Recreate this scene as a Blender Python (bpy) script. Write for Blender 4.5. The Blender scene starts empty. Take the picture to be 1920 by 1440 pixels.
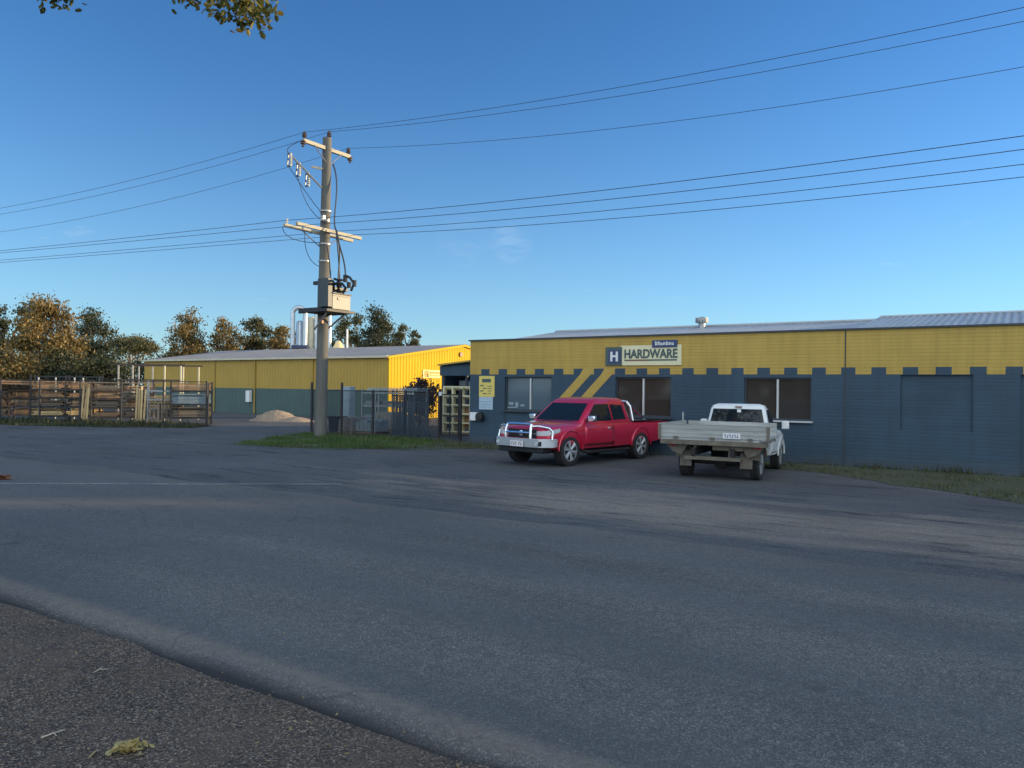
import bpy, bmesh, math, random
from mathutils import Vector, Matrix, Euler
from math import sin, cos, pi, radians as R
scn = bpy.context.scene
col = scn.collection
rnd = random.Random(7)

# ------------------------------------------------------------------ frames
# street frame: U runs along the street (to the right and towards the viewer), V across it, away from the viewer
UX, UY = 0.8345, -0.551
VX, VY = 0.551, 0.8345
ROT = math.atan2(UY, UX)
def RV(U, V, z=0.0): return (UX*U+VX*V, UY*U+VY*V, z)
def UV(x, y): return (UX*x+UY*y, VX*x+VY*y)

# ------------------------------------------------------------------ materials
def newmat(name):
    m = bpy.data.materials.new(name); m.use_nodes = True
    nt = m.node_tree; b = nt.nodes['Principled BSDF']
    return m, nt, b
def mat(name, c, rough=0.6, metal=0.0, var=0.0, vscale=3.0, bump=0.0, bscale=20.0, var2=None, coat=0.0, spec=0.5, stretch=None, thresh=None):
    """plain surface with optional procedural blotches (var / var2) and bump"""
    m, nt, b = newmat(name)
    b.inputs['Base Color'].default_value = (*c, 1)
    b.inputs['Roughness'].default_value = rough
    b.inputs['Metallic'].default_value = metal
    b.inputs['Coat Weight'].default_value = coat
    b.inputs['Coat Roughness'].default_value = 0.05
    b.inputs['Specular IOR Level'].default_value = spec
    N, L = nt.nodes, nt.links
    tc = N.new('ShaderNodeTexCoord'); vec = tc.outputs['Object']
    if stretch:
        mp = N.new('ShaderNodeMapping'); mp.inputs['Scale'].default_value = stretch
        L.new(vec, mp.inputs['Vector']); vec = mp.outputs['Vector']
    if var > 0 or var2:
        n = N.new('ShaderNodeTexNoise'); n.inputs['Scale'].default_value = vscale
        n.inputs['Detail'].default_value = 7; n.inputs['Roughness'].default_value = 0.65
        L.new(vec, n.inputs['Vector'])
        r = N.new('ShaderNodeValToRGB')
        lo, hi = thresh or (0.3, 0.7)
        r.color_ramp.elements[0].position = lo; r.color_ramp.elements[1].position = hi
        c2 = var2 or tuple(min(1, x*(1+var)) for x in c)
        c1 = c if var2 else tuple(x*(1-var) for x in c)
        r.color_ramp.elements[0].color = (*c1, 1); r.color_ramp.elements[1].color = (*c2, 1)
        L.new(n.outputs['Fac'], r.inputs['Fac']); L.new(r.outputs['Color'], b.inputs['Base Color'])
    if bump > 0:
        n2 = N.new('ShaderNodeTexNoise'); n2.inputs['Scale'].default_value = bscale; n2.inputs['Detail'].default_value = 4
        L.new(vec, n2.inputs['Vector'])
        bp = N.new('ShaderNodeBump'); bp.inputs['Strength'].default_value = bump; bp.inputs['Distance'].default_value = 0.02
        L.new(n2.outputs['Fac'], bp.inputs['Height']); L.new(bp.outputs['Normal'], b.inputs['Normal'])
    return m

def ramp(nt, fac, stops):
    r = nt.nodes.new('ShaderNodeValToRGB'); e = r.color_ramp.elements
    while len(e) < len(stops): e.new(0.5)
    for i, (p, c) in enumerate(stops):
        e[i].position = p; e[i].color = (*c, 1) if len(c) == 3 else c
    nt.links.new(fac, r.inputs['Fac']); return r.outputs['Color']
def noise(nt, vec, scale, detail=5, rough=0.6, dist=0.0):
    n = nt.nodes.new('ShaderNodeTexNoise'); n.inputs['Scale'].default_value = scale
    n.inputs['Detail'].default_value = detail; n.inputs['Roughness'].default_value = rough; n.inputs['Distortion'].default_value = dist
    nt.links.new(vec, n.inputs['Vector']); return n.outputs['Fac']
def mapping(nt, vec, scale=(1,1,1), loc=(0,0,0), rot=(0,0,0)):
    mp = nt.nodes.new('ShaderNodeMapping')
    mp.inputs['Scale'].default_value = scale; mp.inputs['Location'].default_value = loc; mp.inputs['Rotation'].default_value = rot
    nt.links.new(vec, mp.inputs['Vector']); return mp.outputs['Vector']
def mixc(nt, fac, a, b, mode='MIX'):
    m = nt.nodes.new('ShaderNodeMix'); m.data_type = 'RGBA'; m.blend_type = mode
    if isinstance(fac, (int, float)): m.inputs['Factor'].default_value = fac
    else: nt.links.new(fac, m.inputs['Factor'])
    for sock, v in ((m.inputs['A'], a), (m.inputs['B'], b)):
        if isinstance(v, tuple): sock.default_value = (*v, 1)
        else: nt.links.new(v, sock)
    return m.outputs['Result']
def math_(nt, op, a, b=0.0, clamp=False):
    m = nt.nodes.new('ShaderNodeMath'); m.operation = op; m.use_clamp = clamp
    for i, v in enumerate((a, b)):
        if isinstance(v, (int, float)): m.inputs[i].default_value = v
        else: nt.links.new(v, m.inputs[i])
    return m.outputs[0]
def bumpn(nt, height, strength, dist=0.02):
    bp = nt.nodes.new('ShaderNodeBump'); bp.inputs['Strength'].default_value = strength; bp.inputs['Distance'].default_value = dist
    nt.links.new(height, bp.inputs['Height']); return bp.outputs['Normal']

def asphalt_mat(name, lane=True):
    """coarse sprayed-seal bitumen: exposed chips, worn wheel tracks, dusty margins (object space = street frame U,V)"""
    m, nt, b = newmat(name); L = nt.links
    tc = nt.nodes.new('ShaderNodeTexCoord'); v = tc.outputs['Object']
    vo = nt.nodes.new('ShaderNodeTexVoronoi'); vo.inputs['Scale'].default_value = 105; L.new(v, vo.inputs['Vector'])
    chips = nt.nodes.new('ShaderNodeSeparateColor'); L.new(vo.outputs['Color'], chips.inputs[0])
    base = ramp(nt, chips.outputs[0], [(0.0, (0.070,0.070,0.069)), (0.5, (0.118,0.117,0.114)), (0.88, (0.172,0.168,0.160)), (1.0, (0.30,0.28,0.255))])
    big = noise(nt, mapping(nt, v, (0.35, 1.0, 1)), 0.55, 6, 0.6)
    base = mixc(nt, 1.0, base, ramp(nt, big, [(0.3, (0.72,0.72,0.72)), (0.7, (1.22,1.2,1.16))]), 'MULTIPLY')
    fine = noise(nt, v, 9, 5, 0.7)
    base = mixc(nt, 1.0, base, ramp(nt, fine, [(0.3, (0.82,0.82,0.82)), (0.7, (1.15,1.15,1.15))]), 'MULTIPLY')
    sx = nt.nodes.new('ShaderNodeSeparateXYZ'); L.new(v, sx.inputs[0])
    if lane:
        # polished wheel tracks along the street
        w = nt.nodes.new('ShaderNodeMath'); w.operation = 'SINE'
        L.new(math_(nt, 'MULTIPLY', math_(nt, 'ADD', sx.outputs['Y'], -3.6), 3.6), w.inputs[0])
        tr = math_(nt, 'MULTIPLY', math_(nt, 'ADD', w.outputs[0], 1.0), 0.5)
        base = mixc(nt, math_(nt, 'MULTIPLY', tr, 0.35), base, (0.102,0.105,0.109))
        # warm pale band slanting over the road, dust along its near lip
        dn = noise(nt, mapping(nt, v, (0.18, 1.6, 1)), 1.3, 5, 0.6)
        axis = math_(nt, 'ADD', math_(nt, 'ADD', sx.outputs['Y'], -6.25), math_(nt, 'MULTIPLY', math_(nt, 'ADD', sx.outputs['X'], 14.6), -0.79))
        d1 = math_(nt, 'SUBTRACT', 1.0, math_(nt, 'MULTIPLY', math_(nt, 'ABSOLUTE', axis), 0.95), True)
        lim = math_(nt, 'MULTIPLY', math_(nt, 'ADD', sx.outputs['X'], 9.0), -0.25, True)
        d1 = math_(nt, 'MULTIPLY', math_(nt, 'MULTIPLY', d1, lim), ramp(nt, dn, [(0.30, (0.4,0.4,0.4)), (0.6, (1,1,1))]))
        base = mixc(nt, math_(nt, 'MULTIPLY', d1, 0.85), base, (0.26,0.20,0.15))
        d2 = math_(nt, 'SUBTRACT', 1.0, math_(nt, 'MULTIPLY', math_(nt, 'ABSOLUTE', math_(nt, 'ADD', sx.outputs['Y'], -3.80)), 6.5), True)
        base = mixc(nt, math_(nt, 'MULTIPLY', math_(nt, 'MULTIPLY', d2, fine), 0.9), base, (0.24,0.20,0.155))
        tar_shade = math_(nt, 'MULTIPLY', math_(nt, 'SUBTRACT', 3.68, sx.outputs['Y']), 9.0, True)  # dark tar edge, with the shade of the crease painted in
        base = mixc(nt, math_(nt, 'MULTIPLY', tar_shade, 0.95), base, (0.022,0.024,0.027))
        d3 = math_(nt, 'MULTIPLY', math_(nt, 'ADD', sx.outputs['Y'], -9.3), 0.8, True)
        base = mixc(nt, math_(nt, 'MULTIPLY', math_(nt, 'MULTIPLY', d3, dn), 0.7), base, (0.15,0.125,0.10))
    # hairline cracks, old patches and drips of oil
    ve = nt.nodes.new('ShaderNodeTexVoronoi'); ve.feature = 'DISTANCE_TO_EDGE'; ve.inputs['Scale'].default_value = 0.42
    wob = nt.nodes.new('ShaderNodeTexNoise'); wob.inputs['Scale'].default_value = 1.6; wob.inputs['Detail'].default_value = 6; L.new(v, wob.inputs['Vector'])
    va = nt.nodes.new('ShaderNodeVectorMath'); va.operation = 'SCALE'; L.new(wob.outputs['Color'], va.inputs[0]); va.inputs['Scale'].default_value = 0.9
    vb = nt.nodes.new('ShaderNodeVectorMath'); vb.operation = 'ADD'; L.new(v, vb.inputs[0]); L.new(va.outputs[0], vb.inputs[1]); L.new(vb.outputs[0], ve.inputs['Vector'])
    ck = math_(nt, 'SUBTRACT', 1.0, math_(nt, 'MULTIPLY', ve.outputs['Distance'], 90.0), True)
    msk = ramp(nt, noise(nt, v, 0.22, 3, 0.5), [(0.47, (0,0,0)), (0.60, (1,1,1))])
    base = mixc(nt, math_(nt, 'MULTIPLY', math_(nt, 'MULTIPLY', ck, msk), 0.38), base, (0.025,0.026,0.028))
    oil = noise(nt, mapping(nt, v, (1,1,1), (7,3,0)), 1.1, 4, 0.5)
    base = mixc(nt, ramp(nt, oil, [(0.68, (0,0,0)), (0.74, (0.5,0.5,0.5))]), base, (0.035,0.036,0.039))
    # tar patches
    cr = noise(nt, mapping(nt, v, (0.5, 1.6, 1), (3, 1, 0)), 0.9, 6, 0.7, 0.6)
    base = mixc(nt, ramp(nt, cr, [(0.66, (0,0,0)), (0.72, (0.6,0.6,0.6))]), base, (0.03,0.031,0.033))
    L.new(base, b.inputs['Base Color']); b.inputs['Roughness'].default_value = 0.82
    b.inputs['Specular IOR Level'].default_value = 0.35
    h = math_(nt, 'ADD', vo.outputs['Distance'], math_(nt, 'MULTIPLY', fine, 0.5))
    L.new(bumpn(nt, h, 0.55, 0.008), b.inputs['Normal'])
    return m

def apron_mat(name):
    """worn bitumen yard breaking up into dusty gravel"""
    m, nt, b = newmat(name); L = nt.links
    tc = nt.nodes.new('ShaderNodeTexCoord'); v = tc.outputs['Object']
    sx = nt.nodes.new('ShaderNodeSeparateXYZ'); L.new(v, sx.inputs[0])
    vo = nt.nodes.new('ShaderNodeTexVoronoi'); vo.inputs['Scale'].default_value = 70; L.new(v, vo.inputs['Vector'])
    chips = nt.nodes.new('ShaderNodeSeparateColor'); L.new(vo.outputs['Color'], chips.inputs[0])
    tar = ramp(nt, chips.outputs[0], [(0, (0.058,0.061,0.066)), (0.7, (0.097,0.101,0.107)), (1, (0.15,0.15,0.148))])
    grv = ramp(nt, chips.outputs[0], [(0, (0.165,0.142,0.115)), (0.6, (0.230,0.198,0.160)), (1, (0.33,0.285,0.23))])
    n1 = noise(nt, mapping(nt, v, (0.30, 1.1, 1)), 0.75, 7, 0.68, 0.4)
    n2 = noise(nt, mapping(nt, v, (0.4, 2.4, 1), (5, 2, 0)), 1.1, 7, 0.75, 0.5)
    # gravel margin between street edge and parking, strongest to the right
    band = math_(nt, 'SUBTRACT', 1.0, math_(nt, 'MULTIPLY', math_(nt, 'ABSOLUTE', math_(nt, 'ADD', sx.outputs['Y'], -12.9)), 0.36), True)
    left = math_(nt, 'MULTIPLY', math_(nt, 'ADD', sx.outputs['X'], 17.0), 0.09, True)
    g = math_(nt, 'ADD', math_(nt, 'MULTIPLY', math_(nt, 'MULTIPLY', band, left), 0.34), math_(nt, 'MULTIPLY', n1, 0.75))
    g = math_(nt, 'ADD', g, math_(nt, 'MULTIPLY', n2, 0.35))
    gm = ramp(nt, g, [(0.62, (0.05,0.05,0.05)), (0.70, (0.35,0.35,0.35)), (0.84, (0.95,0.95,0.95))])
    c = mixc(nt, gm, tar, grv)
    dk = ramp(nt, n2, [(0.38, (0.34,0.38,0.43)), (0.45, (1,1,1))])
    c = mixc(nt, 0.8, c, dk, 'MULTIPLY')
    big = noise(nt, v, 0.25, 5, 0.6)
    c = mixc(nt, 1.0, c, ramp(nt, big, [(0.3, (0.8,0.8,0.8)), (0.7, (1.15,1.15,1.15))]), 'MULTIPLY')
    L.new(c, b.inputs['Base Color']); b.inputs['Roughness'].default_value = 0.9
    b.inputs['Specular IOR Level'].default_value = 0.3
    h = math_(nt, 'ADD', math_(nt, 'MULTIPLY', n1, 2.0), math_(nt, 'MULTIPLY', vo.outputs['Distance'], 0.6))
    L.new(bumpn(nt, h, 0.4, 0.03), b.inputs['Normal'])
    return m

def gravel_mat(name):
    m, nt, b = newmat(name); L = nt.links
    tc = nt.nodes.new('ShaderNodeTexCoord'); v = tc.outputs['Object']
    vo = nt.nodes.new('ShaderNodeTexVoronoi'); vo.inputs['Scale'].default_value = 80; L.new(v, vo.inputs['Vector'])
    ch = nt.nodes.new('ShaderNodeSeparateColor'); L.new(vo.outputs['Color'], ch.inputs[0])
    base = ramp(nt, ch.outputs[0], [(0, (0.040,0.031,0.025)), (0.5, (0.115,0.089,0.069)), (0.85, (0.205,0.163,0.128)), (1, (0.44,0.37,0.29))])
    n = noise(nt, v, 1.1, 6, 0.65)
    base = mixc(nt, 1.0, base, ramp(nt, n, [(0.3, (0.7,0.7,0.72)), (0.7, (1.25,1.18,1.1))]), 'MULTIPLY')
    n2 = noise(nt, v, 2.2, 7, 0.75)
    base = mixc(nt, ramp(nt, n2, [(0.48, (0,0,0)), (0.64, (0.7,0.7,0.7))]), base, (0.150,0.110,0.080))
    L.new(base, b.inputs['Base Color']); b.inputs['Roughness'].default_value = 0.95
    L.new(bumpn(nt, math_(nt, 'ADD', vo.outputs['Distance'], n2), 1.0, 0.02), b.inputs['Normal'])
    return m

def block_mat(name, c, mortar=0.8, tint=(1.1, 1.05, 1.0), var=0.13, bw=0.4, rh=0.2):
    """painted concrete blocks 0.4 x 0.2 m; object X along the wall, Z up"""
    m, nt, b = newmat(name); L = nt.links
    tc = nt.nodes.new('ShaderNodeTexCoord'); v = tc.outputs['Object']
    s = nt.nodes.new('ShaderNodeSeparateXYZ'); L.new(v, s.inputs[0])
    cb = nt.nodes.new('ShaderNodeCombineXYZ'); L.new(s.outputs['X'], cb.inputs[0]); L.new(s.outputs['Z'], cb.inputs[1])
    br = nt.nodes.new('ShaderNodeTexBrick'); L.new(cb.outputs[0], br.inputs['Vector'])
    br.inputs['Scale'].default_value = 1; br.inputs['Brick Width'].default_value = bw; br.inputs['Row Height'].default_value = rh
    br.inputs['Mortar Size'].default_value = 0.012; br.inputs['Mortar Smooth'].default_value = 0.4; br.inputs['Bias'].default_value = 0.0
    br.inputs['Color1'].default_value = (*[x*(1-var*0.4) for x in c], 1)
    br.inputs['Color2'].default_value = (*[min(1, x*(1+var*0.4)) for x in c], 1)
    br.inputs['Mortar'].default_value = (*[x*mortar for x in c], 1)
    n = noise(nt, mapping(nt, v, (1, 1, 0.5)), 0.8, 6, 0.65)
    base = mixc(nt, 1.0, br.outputs['Color'], ramp(nt, n, [(0.3, (1-var,1-var,1-var)), (0.7, tuple(1+var*(t) for t in tint))]), 'MULTIPLY')
    # rain streaks, faded and touched-up patches
    st = noise(nt, mapping(nt, v, (2.2, 2.2, 0.16)), 2.0, 6, 0.7)
    base = mixc(nt, 1.0, base, ramp(nt, st, [(0.32, (0.86,0.86,0.87)), (0.55, (1,1,1)), (0.78, (1.08,1.08,1.07))]), 'MULTIPLY')
    pt = noise(nt, mapping(nt, v, (0.5, 1, 1.2), (4, 0, 2)), 0.9, 3, 0.5)
    base = mixc(nt, 1.0, base, ramp(nt, pt, [(0.40, (0.95,0.95,0.96)), (0.46, (1.01,1.01,1.01)), (0.62, (1.04,1.04,1.03))]), 'MULTIPLY')
    # splash and grime on the bottom courses
    gz = math_(nt, 'SUBTRACT', 1.0, math_(nt, 'MULTIPLY', s.outputs['Z'], 2.2), True)
    n3 = noise(nt, v, 4, 5, 0.7)
    base = mixc(nt, math_(nt, 'MULTIPLY', math_(nt, 'MULTIPLY', gz, n3), 0.5), base, (0.10,0.085,0.065))
    L.new(base, b.inputs['Base Color']); b.inputs['Roughness'].default_value = 0.62
    n4 = noise(nt, v, 45, 3, 0.6)
    h = math_(nt, 'ADD', math_(nt, 'MULTIPLY', br.outputs['Fac'], -1.0), math_(nt, 'MULTIPLY', n4, 0.25))
    L.new(bumpn(nt, h, 0.5, 0.006), b.inputs['Normal'])
    return m

def leaf_mat(name, stops, rough=0.55):
    m, nt, b = newmat(name); L = nt.links
    g = nt.nodes.new('ShaderNodeNewGeometry')
    tc = nt.nodes.new('ShaderNodeTexCoord')
    n = noise(nt, tc.outputs['Object'], 0.55, 3, 0.5)
    f = math_(nt, 'ADD', math_(nt, 'MULTIPLY', g.outputs['Random Per Island'], 0.55), math_(nt, 'MULTIPLY', math_(nt, 'ADD', n, -0.25), 0.9), True)
    c = ramp(nt, f, stops)
    L.new(c, b.inputs['Base Color']); b.inputs['Roughness'].default_value = rough
    tr = nt.nodes.new('ShaderNodeBsdfTranslucent'); L.new(c, tr.inputs['Color'])
    mx = nt.nodes.new('ShaderNodeMixShader'); mx.inputs['Fac'].default_value = 0.28
    L.new(b.outputs[0], mx.inputs[1]); L.new(tr.outputs[0], mx.inputs[2])
    L.new(mx.outputs[0], nt.nodes['Material Output'].inputs['Surface'])
    return m

def wood_mat(name, c, along='X'):
    m, nt, b = newmat(name); L = nt.links
    tc = nt.nodes.new('ShaderNodeTexCoord'); g = nt.nodes.new('ShaderNodeNewGeometry')
    st = (0.6, 9, 9) if along == 'X' else (9, 9, 0.6)
    n = noise(nt, mapping(nt, tc.outputs['Object'], st), 3, 5, 0.6)
    f = math_(nt, 'ADD', math_(nt, 'MULTIPLY', n, 0.5), math_(nt, 'MULTIPLY', g.outputs['Random Per Island'], 0.5))
    L.new(ramp(nt, f, [(0.2, tuple(x*0.30 for x in c)), (0.5, c), (0.8, tuple(min(1, x*1.6) for x in c))]), b.inputs['Base Color'])
    b.inputs['Roughness'].default_value = 0.8
    return m

M = {}
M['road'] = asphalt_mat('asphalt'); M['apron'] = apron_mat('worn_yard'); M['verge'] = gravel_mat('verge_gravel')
M['earth'] = mat('dry_earth', (0.12,0.10,0.065), 0.95, var=0.35, vscale=0.6, bump=0.5, bscale=8, var2=(0.07,0.085,0.035))
M['yellow'] = block_mat('yellow_paint_blocks', (0.46,0.305,0.060), 0.88, var=0.07, bw=60.0, rh=0.1)
M['navy'] = block_mat('navy_paint_blocks', (0.026,0.059,0.093), 0.93, bw=60.0, rh=0.1)
M['navyplain'] = mat('navy_paint', (0.026,0.058,0.090), 0.6, var=0.15, vscale=2)
M['yellowpaint'] = mat('yellow_stripe_paint', (0.46,0.305,0.060), 0.6, var=0.1, vscale=2)
M['roof'] = mat('galvanised_roof', (0.40,0.42,0.43), 0.6, 0.15, var=0.15, vscale=1.2)
M['shedroof'] = mat('shed_roof_sheet', (0.38,0.36,0.33), 0.45, 0.5, var=0.12, vscale=0.6)
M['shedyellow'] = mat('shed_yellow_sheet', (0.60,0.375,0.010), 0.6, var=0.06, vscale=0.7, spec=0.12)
M['sheddull'] = mat('shade_wing_ochre_sheet', (0.40,0.26,0.045), 0.6, var=0.08, vscale=0.7)
M['shedgreen'] = mat('shed_green_sheet', (0.060,0.105,0.095), 0.5, var=0.10, vscale=0.8)
M['trim'] = mat('dark_trim', (0.035,0.045,0.055), 0.5)
M['alu'] = mat('aluminium_frame', (0.55,0.56,0.56), 0.4, 0.6)
M['white'] = mat('white_panel', (0.72,0.73,0.72), 0.5, var=0.06, vscale=4)
M['cream'] = mat('cream_sign', (0.70,0.66,0.42), 0.5, var=0.05, vscale=3)
M['signblue'] = mat('sign_blue', (0.03,0.055,0.14), 0.45)
M['signdark'] = mat('sign_green_grey', (0.06,0.10,0.095), 0.5)
M['signred'] = mat('sign_brown', (0.20,0.08,0.04), 0.5)
M['posteryellow'] = mat('poster_yellow', (0.70,0.55,0.14), 0.5, var=0.08, vscale=4)
M['posterblue'] = mat('poster_pale', (0.38,0.50,0.60), 0.5, var=0.08, vscale=4)
M['black'] = mat('black_plastic', (0.012,0.012,0.013), 0.5, var=0.2, vscale=6)
M['rubber'] = mat('tyre_rubber', (0.022,0.022,0.023), 0.85, var=0.35, vscale=5)
M['under'] = mat('underbody', (0.018,0.018,0.019), 0.9)
M['steel'] = mat('galv_steel', (0.34,0.35,0.35), 0.45, 0.7, var=0.2, vscale=5)
M['darksteel'] = mat('dark_steel', (0.035,0.036,0.04), 0.55, 0.4, var=0.2, vscale=4)
M['chrome'] = mat('polished_alloy', (0.72,0.73,0.75), 0.18, 1.0)
M['alloy'] = mat('wheel_alloy', (0.42,0.43,0.45), 0.38, 0.5)
M['red'] = mat('red_car_paint', (0.58,0.014,0.055), 0.32, 0.25, coat=1.0)
M['dustred'] = mat('red_bed_inside', (0.14,0.01,0.02), 0.6)
M['wpaint'] = mat('white_car_paint', (0.66,0.68,0.68), 0.38, coat=0.5, var=0.06, vscale=3)
M['tray'] = mat('weathered_tray_alloy', (0.28,0.285,0.27), 0.6, 0.3, var2=(0.47,0.475,0.45), vscale=2.5, stretch=(1,0.35,3), bump=0.2, bscale=14)
M['traydirt'] = mat('dusty_steel', (0.19,0.165,0.125), 0.8, var2=(0.10,0.085,0.07), vscale=5)
M['lampclear'] = mat('lamp_lens', (0.75,0.78,0.80), 0.08, 0.3, coat=1)
M['lampred'] = mat('red_lens', (0.35,0.01,0.01), 0.2, coat=1)
M['amber'] = mat('amber_lens', (0.5,0.16,0.01), 0.2, coat=1)
M['plate'] = mat('number_plate', (0.72,0.70,0.72), 0.4)
M['concrete'] = mat('pole_concrete', (0.120,0.118,0.105), 0.85, var=0.22, vscale=3.5, bump=0.4, bscale=30, stretch=(1,1,0.25))
M['polewood'] = wood_mat('crossarm_timber', (0.42,0.38,0.28))
M['porcelain'] = mat('insulator_brown', (0.07,0.045,0.035), 0.25)
M['pale'] = mat('insulator_grey', (0.50,0.50,0.47), 0.35)
M['wire'] = mat('conductor', (0.035,0.045,0.06), 0.6, 0.2)
M['trafogrey'] = mat('transformer_grey', (0.22,0.22,0.195), 0.5, var=0.12, vscale=4)
M['trafobox'] = mat('cable_box_grey', (0.040,0.052,0.058), 0.5, var=0.08, vscale=4)
M['rust'] = mat('rusty_steel', (0.085,0.055,0.042), 0.8, var=0.4, vscale=6)
M['timber'] = wood_mat('sawn_timber', (0.31,0.19,0.105)); M['timberpale'] = wood_mat('pine_timber', (0.55,0.40,0.20))
M['timbergrey'] = wood_mat('weathered_timber', (0.17,0.135,0.10))
M['sand'] = mat('sand', (0.31,0.235,0.165), 0.95, var=0.25, vscale=5, bump=0.6, bscale=20)
M['duct'] = mat('galv_duct', (0.48,0.52,0.55), 0.35, 0.7, var=0.15, vscale=1.5)
M['ductwarm'] = mat('cream_duct', (0.55,0.50,0.36), 0.5, var=0.1, vscale=2)
M['bluebox'] = mat('blue_hopper', (0.03,0.045,0.10), 0.5)
M['tanknavy'] = mat('poly_tank_navy', (0.012,0.026,0.044), 0.55, var=0.1, vscale=2)
M['tanktop'] = mat('poly_tank_lid', (0.10,0.085,0.11), 0.6)
M['bluegrey'] = mat('blue_grey_sheet', (0.26,0.33,0.37), 0.5, 0.2, var=0.2, vscale=3)
M['blockgrey'] = mat('paver_grey', (0.25,0.25,0.24), 0.9, var=0.3, vscale=9)
M['bark'] = mat('gum_bark', (0.17,0.13,0.10), 0.9, var=0.4, vscale=4, stretch=(3,3,0.6))
M['palebark'] = mat('pale_bark', (0.34,0.29,0.24), 0.85, var=0.3, vscale=3, stretch=(3,3,0.6))
M['leaf_gold'] = leaf_mat('leaf_gold', [(0.0, (0.040,0.042,0.016)), (0.40, (0.15,0.11,0.030)), (1.0, (0.38,0.225,0.065))])
M['leaf_dark'] = leaf_mat('leaf_dark', [(0.0, (0.016,0.025,0.014)), (0.5, (0.045,0.055,0.022)), (1.0, (0.10,0.09,0.035))])
M['leaf_olive'] = leaf_mat('leaf_olive', [(0.0, (0.025,0.032,0.014)), (0.5, (0.085,0.085,0.030)), (1.0, (0.19,0.16,0.055))])
M['leaf_near'] = leaf_mat('leaf_near', [(0.0, (0.025,0.04,0.010)), (0.5, (0.10,0.11,0.022)), (0.8, (0.24,0.19,0.04)), (1.0, (0.34,0.16,0.03))])
M['leaf_plum'] = leaf_mat('leaf_plum', [(0.0, (0.020,0.014,0.022)), (0.5, (0.055,0.035,0.045)), (1.0, (0.12,0.07,0.065))])
M['grass'] = leaf_mat('grass_blades', [(0.0, (0.028,0.075,0.014)), (0.6, (0.070,0.150,0.025)), (1.0, (0.16,0.17,0.05))])
M['drygrass'] = leaf_mat('dry_grass_blades', [(0.0, (0.030,0.042,0.016)), (0.55, (0.075,0.085,0.03)), (1.0, (0.20,0.17,0.08))])
M['turf'] = mat('turf_soil', (0.085,0.078,0.055), 0.95, var2=(0.035,0.060,0.018), vscale=2.5, bump=0.6, bscale=25)
M['dryturf'] = mat('dry_turf_soil', (0.075,0.075,0.05), 0.95, var2=(0.05,0.065,0.025), vscale=1.8, bump=0.6, bscale=25)
M['lane'] = mat('worn_line_paint', (0.32,0.32,0.31), 0.75, var2=(0.15,0.15,0.148), vscale=4, thresh=(0.42, 0.62))
M['stone'] = leaf_mat('stones', [(0.0, (0.055,0.043,0.035)), (0.5, (0.145,0.113,0.088)), (0.85, (0.25,0.20,0.16)), (1.0, (0.55,0.48,0.40))])
M['straw'] = leaf_mat('dead_leaves', [(0.0, (0.16,0.11,0.03)), (0.5, (0.38,0.29,0.10)), (1.0, (0.55,0.46,0.22))])
M['rustleaf'] = leaf_mat('rust_leaves', [(0.0, (0.10,0.04,0.02)), (0.5, (0.28,0.12,0.06)), (1.0, (0.42,0.22,0.12))])
M['twig'] = mat('dry_twig', (0.42,0.36,0.28), 0.8)
M['seat'] = mat('seat_fabric', (0.05,0.05,0.055), 0.8)

def glass_mat(name, tint=(0.02,0.03,0.04), rough=0.03, spec=0.35):
    m, nt, b = newmat(name)
    b.inputs['Base Color'].default_value = (*tint, 1); b.inputs['Roughness'].default_value = rough
    b.inputs['Specular IOR Level'].default_value = spec
    return m
M['carglass'] = glass_mat('car_glass', (0.010,0.016,0.022))
M['windowglass'] = glass_mat('window_glass', (0.042,0.036,0.033), 0.06, 0.35)
M['blind'] = glass_mat('window_glass_with_blind', (0.075,0.115,0.150), 0.08, 0.45)

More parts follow.
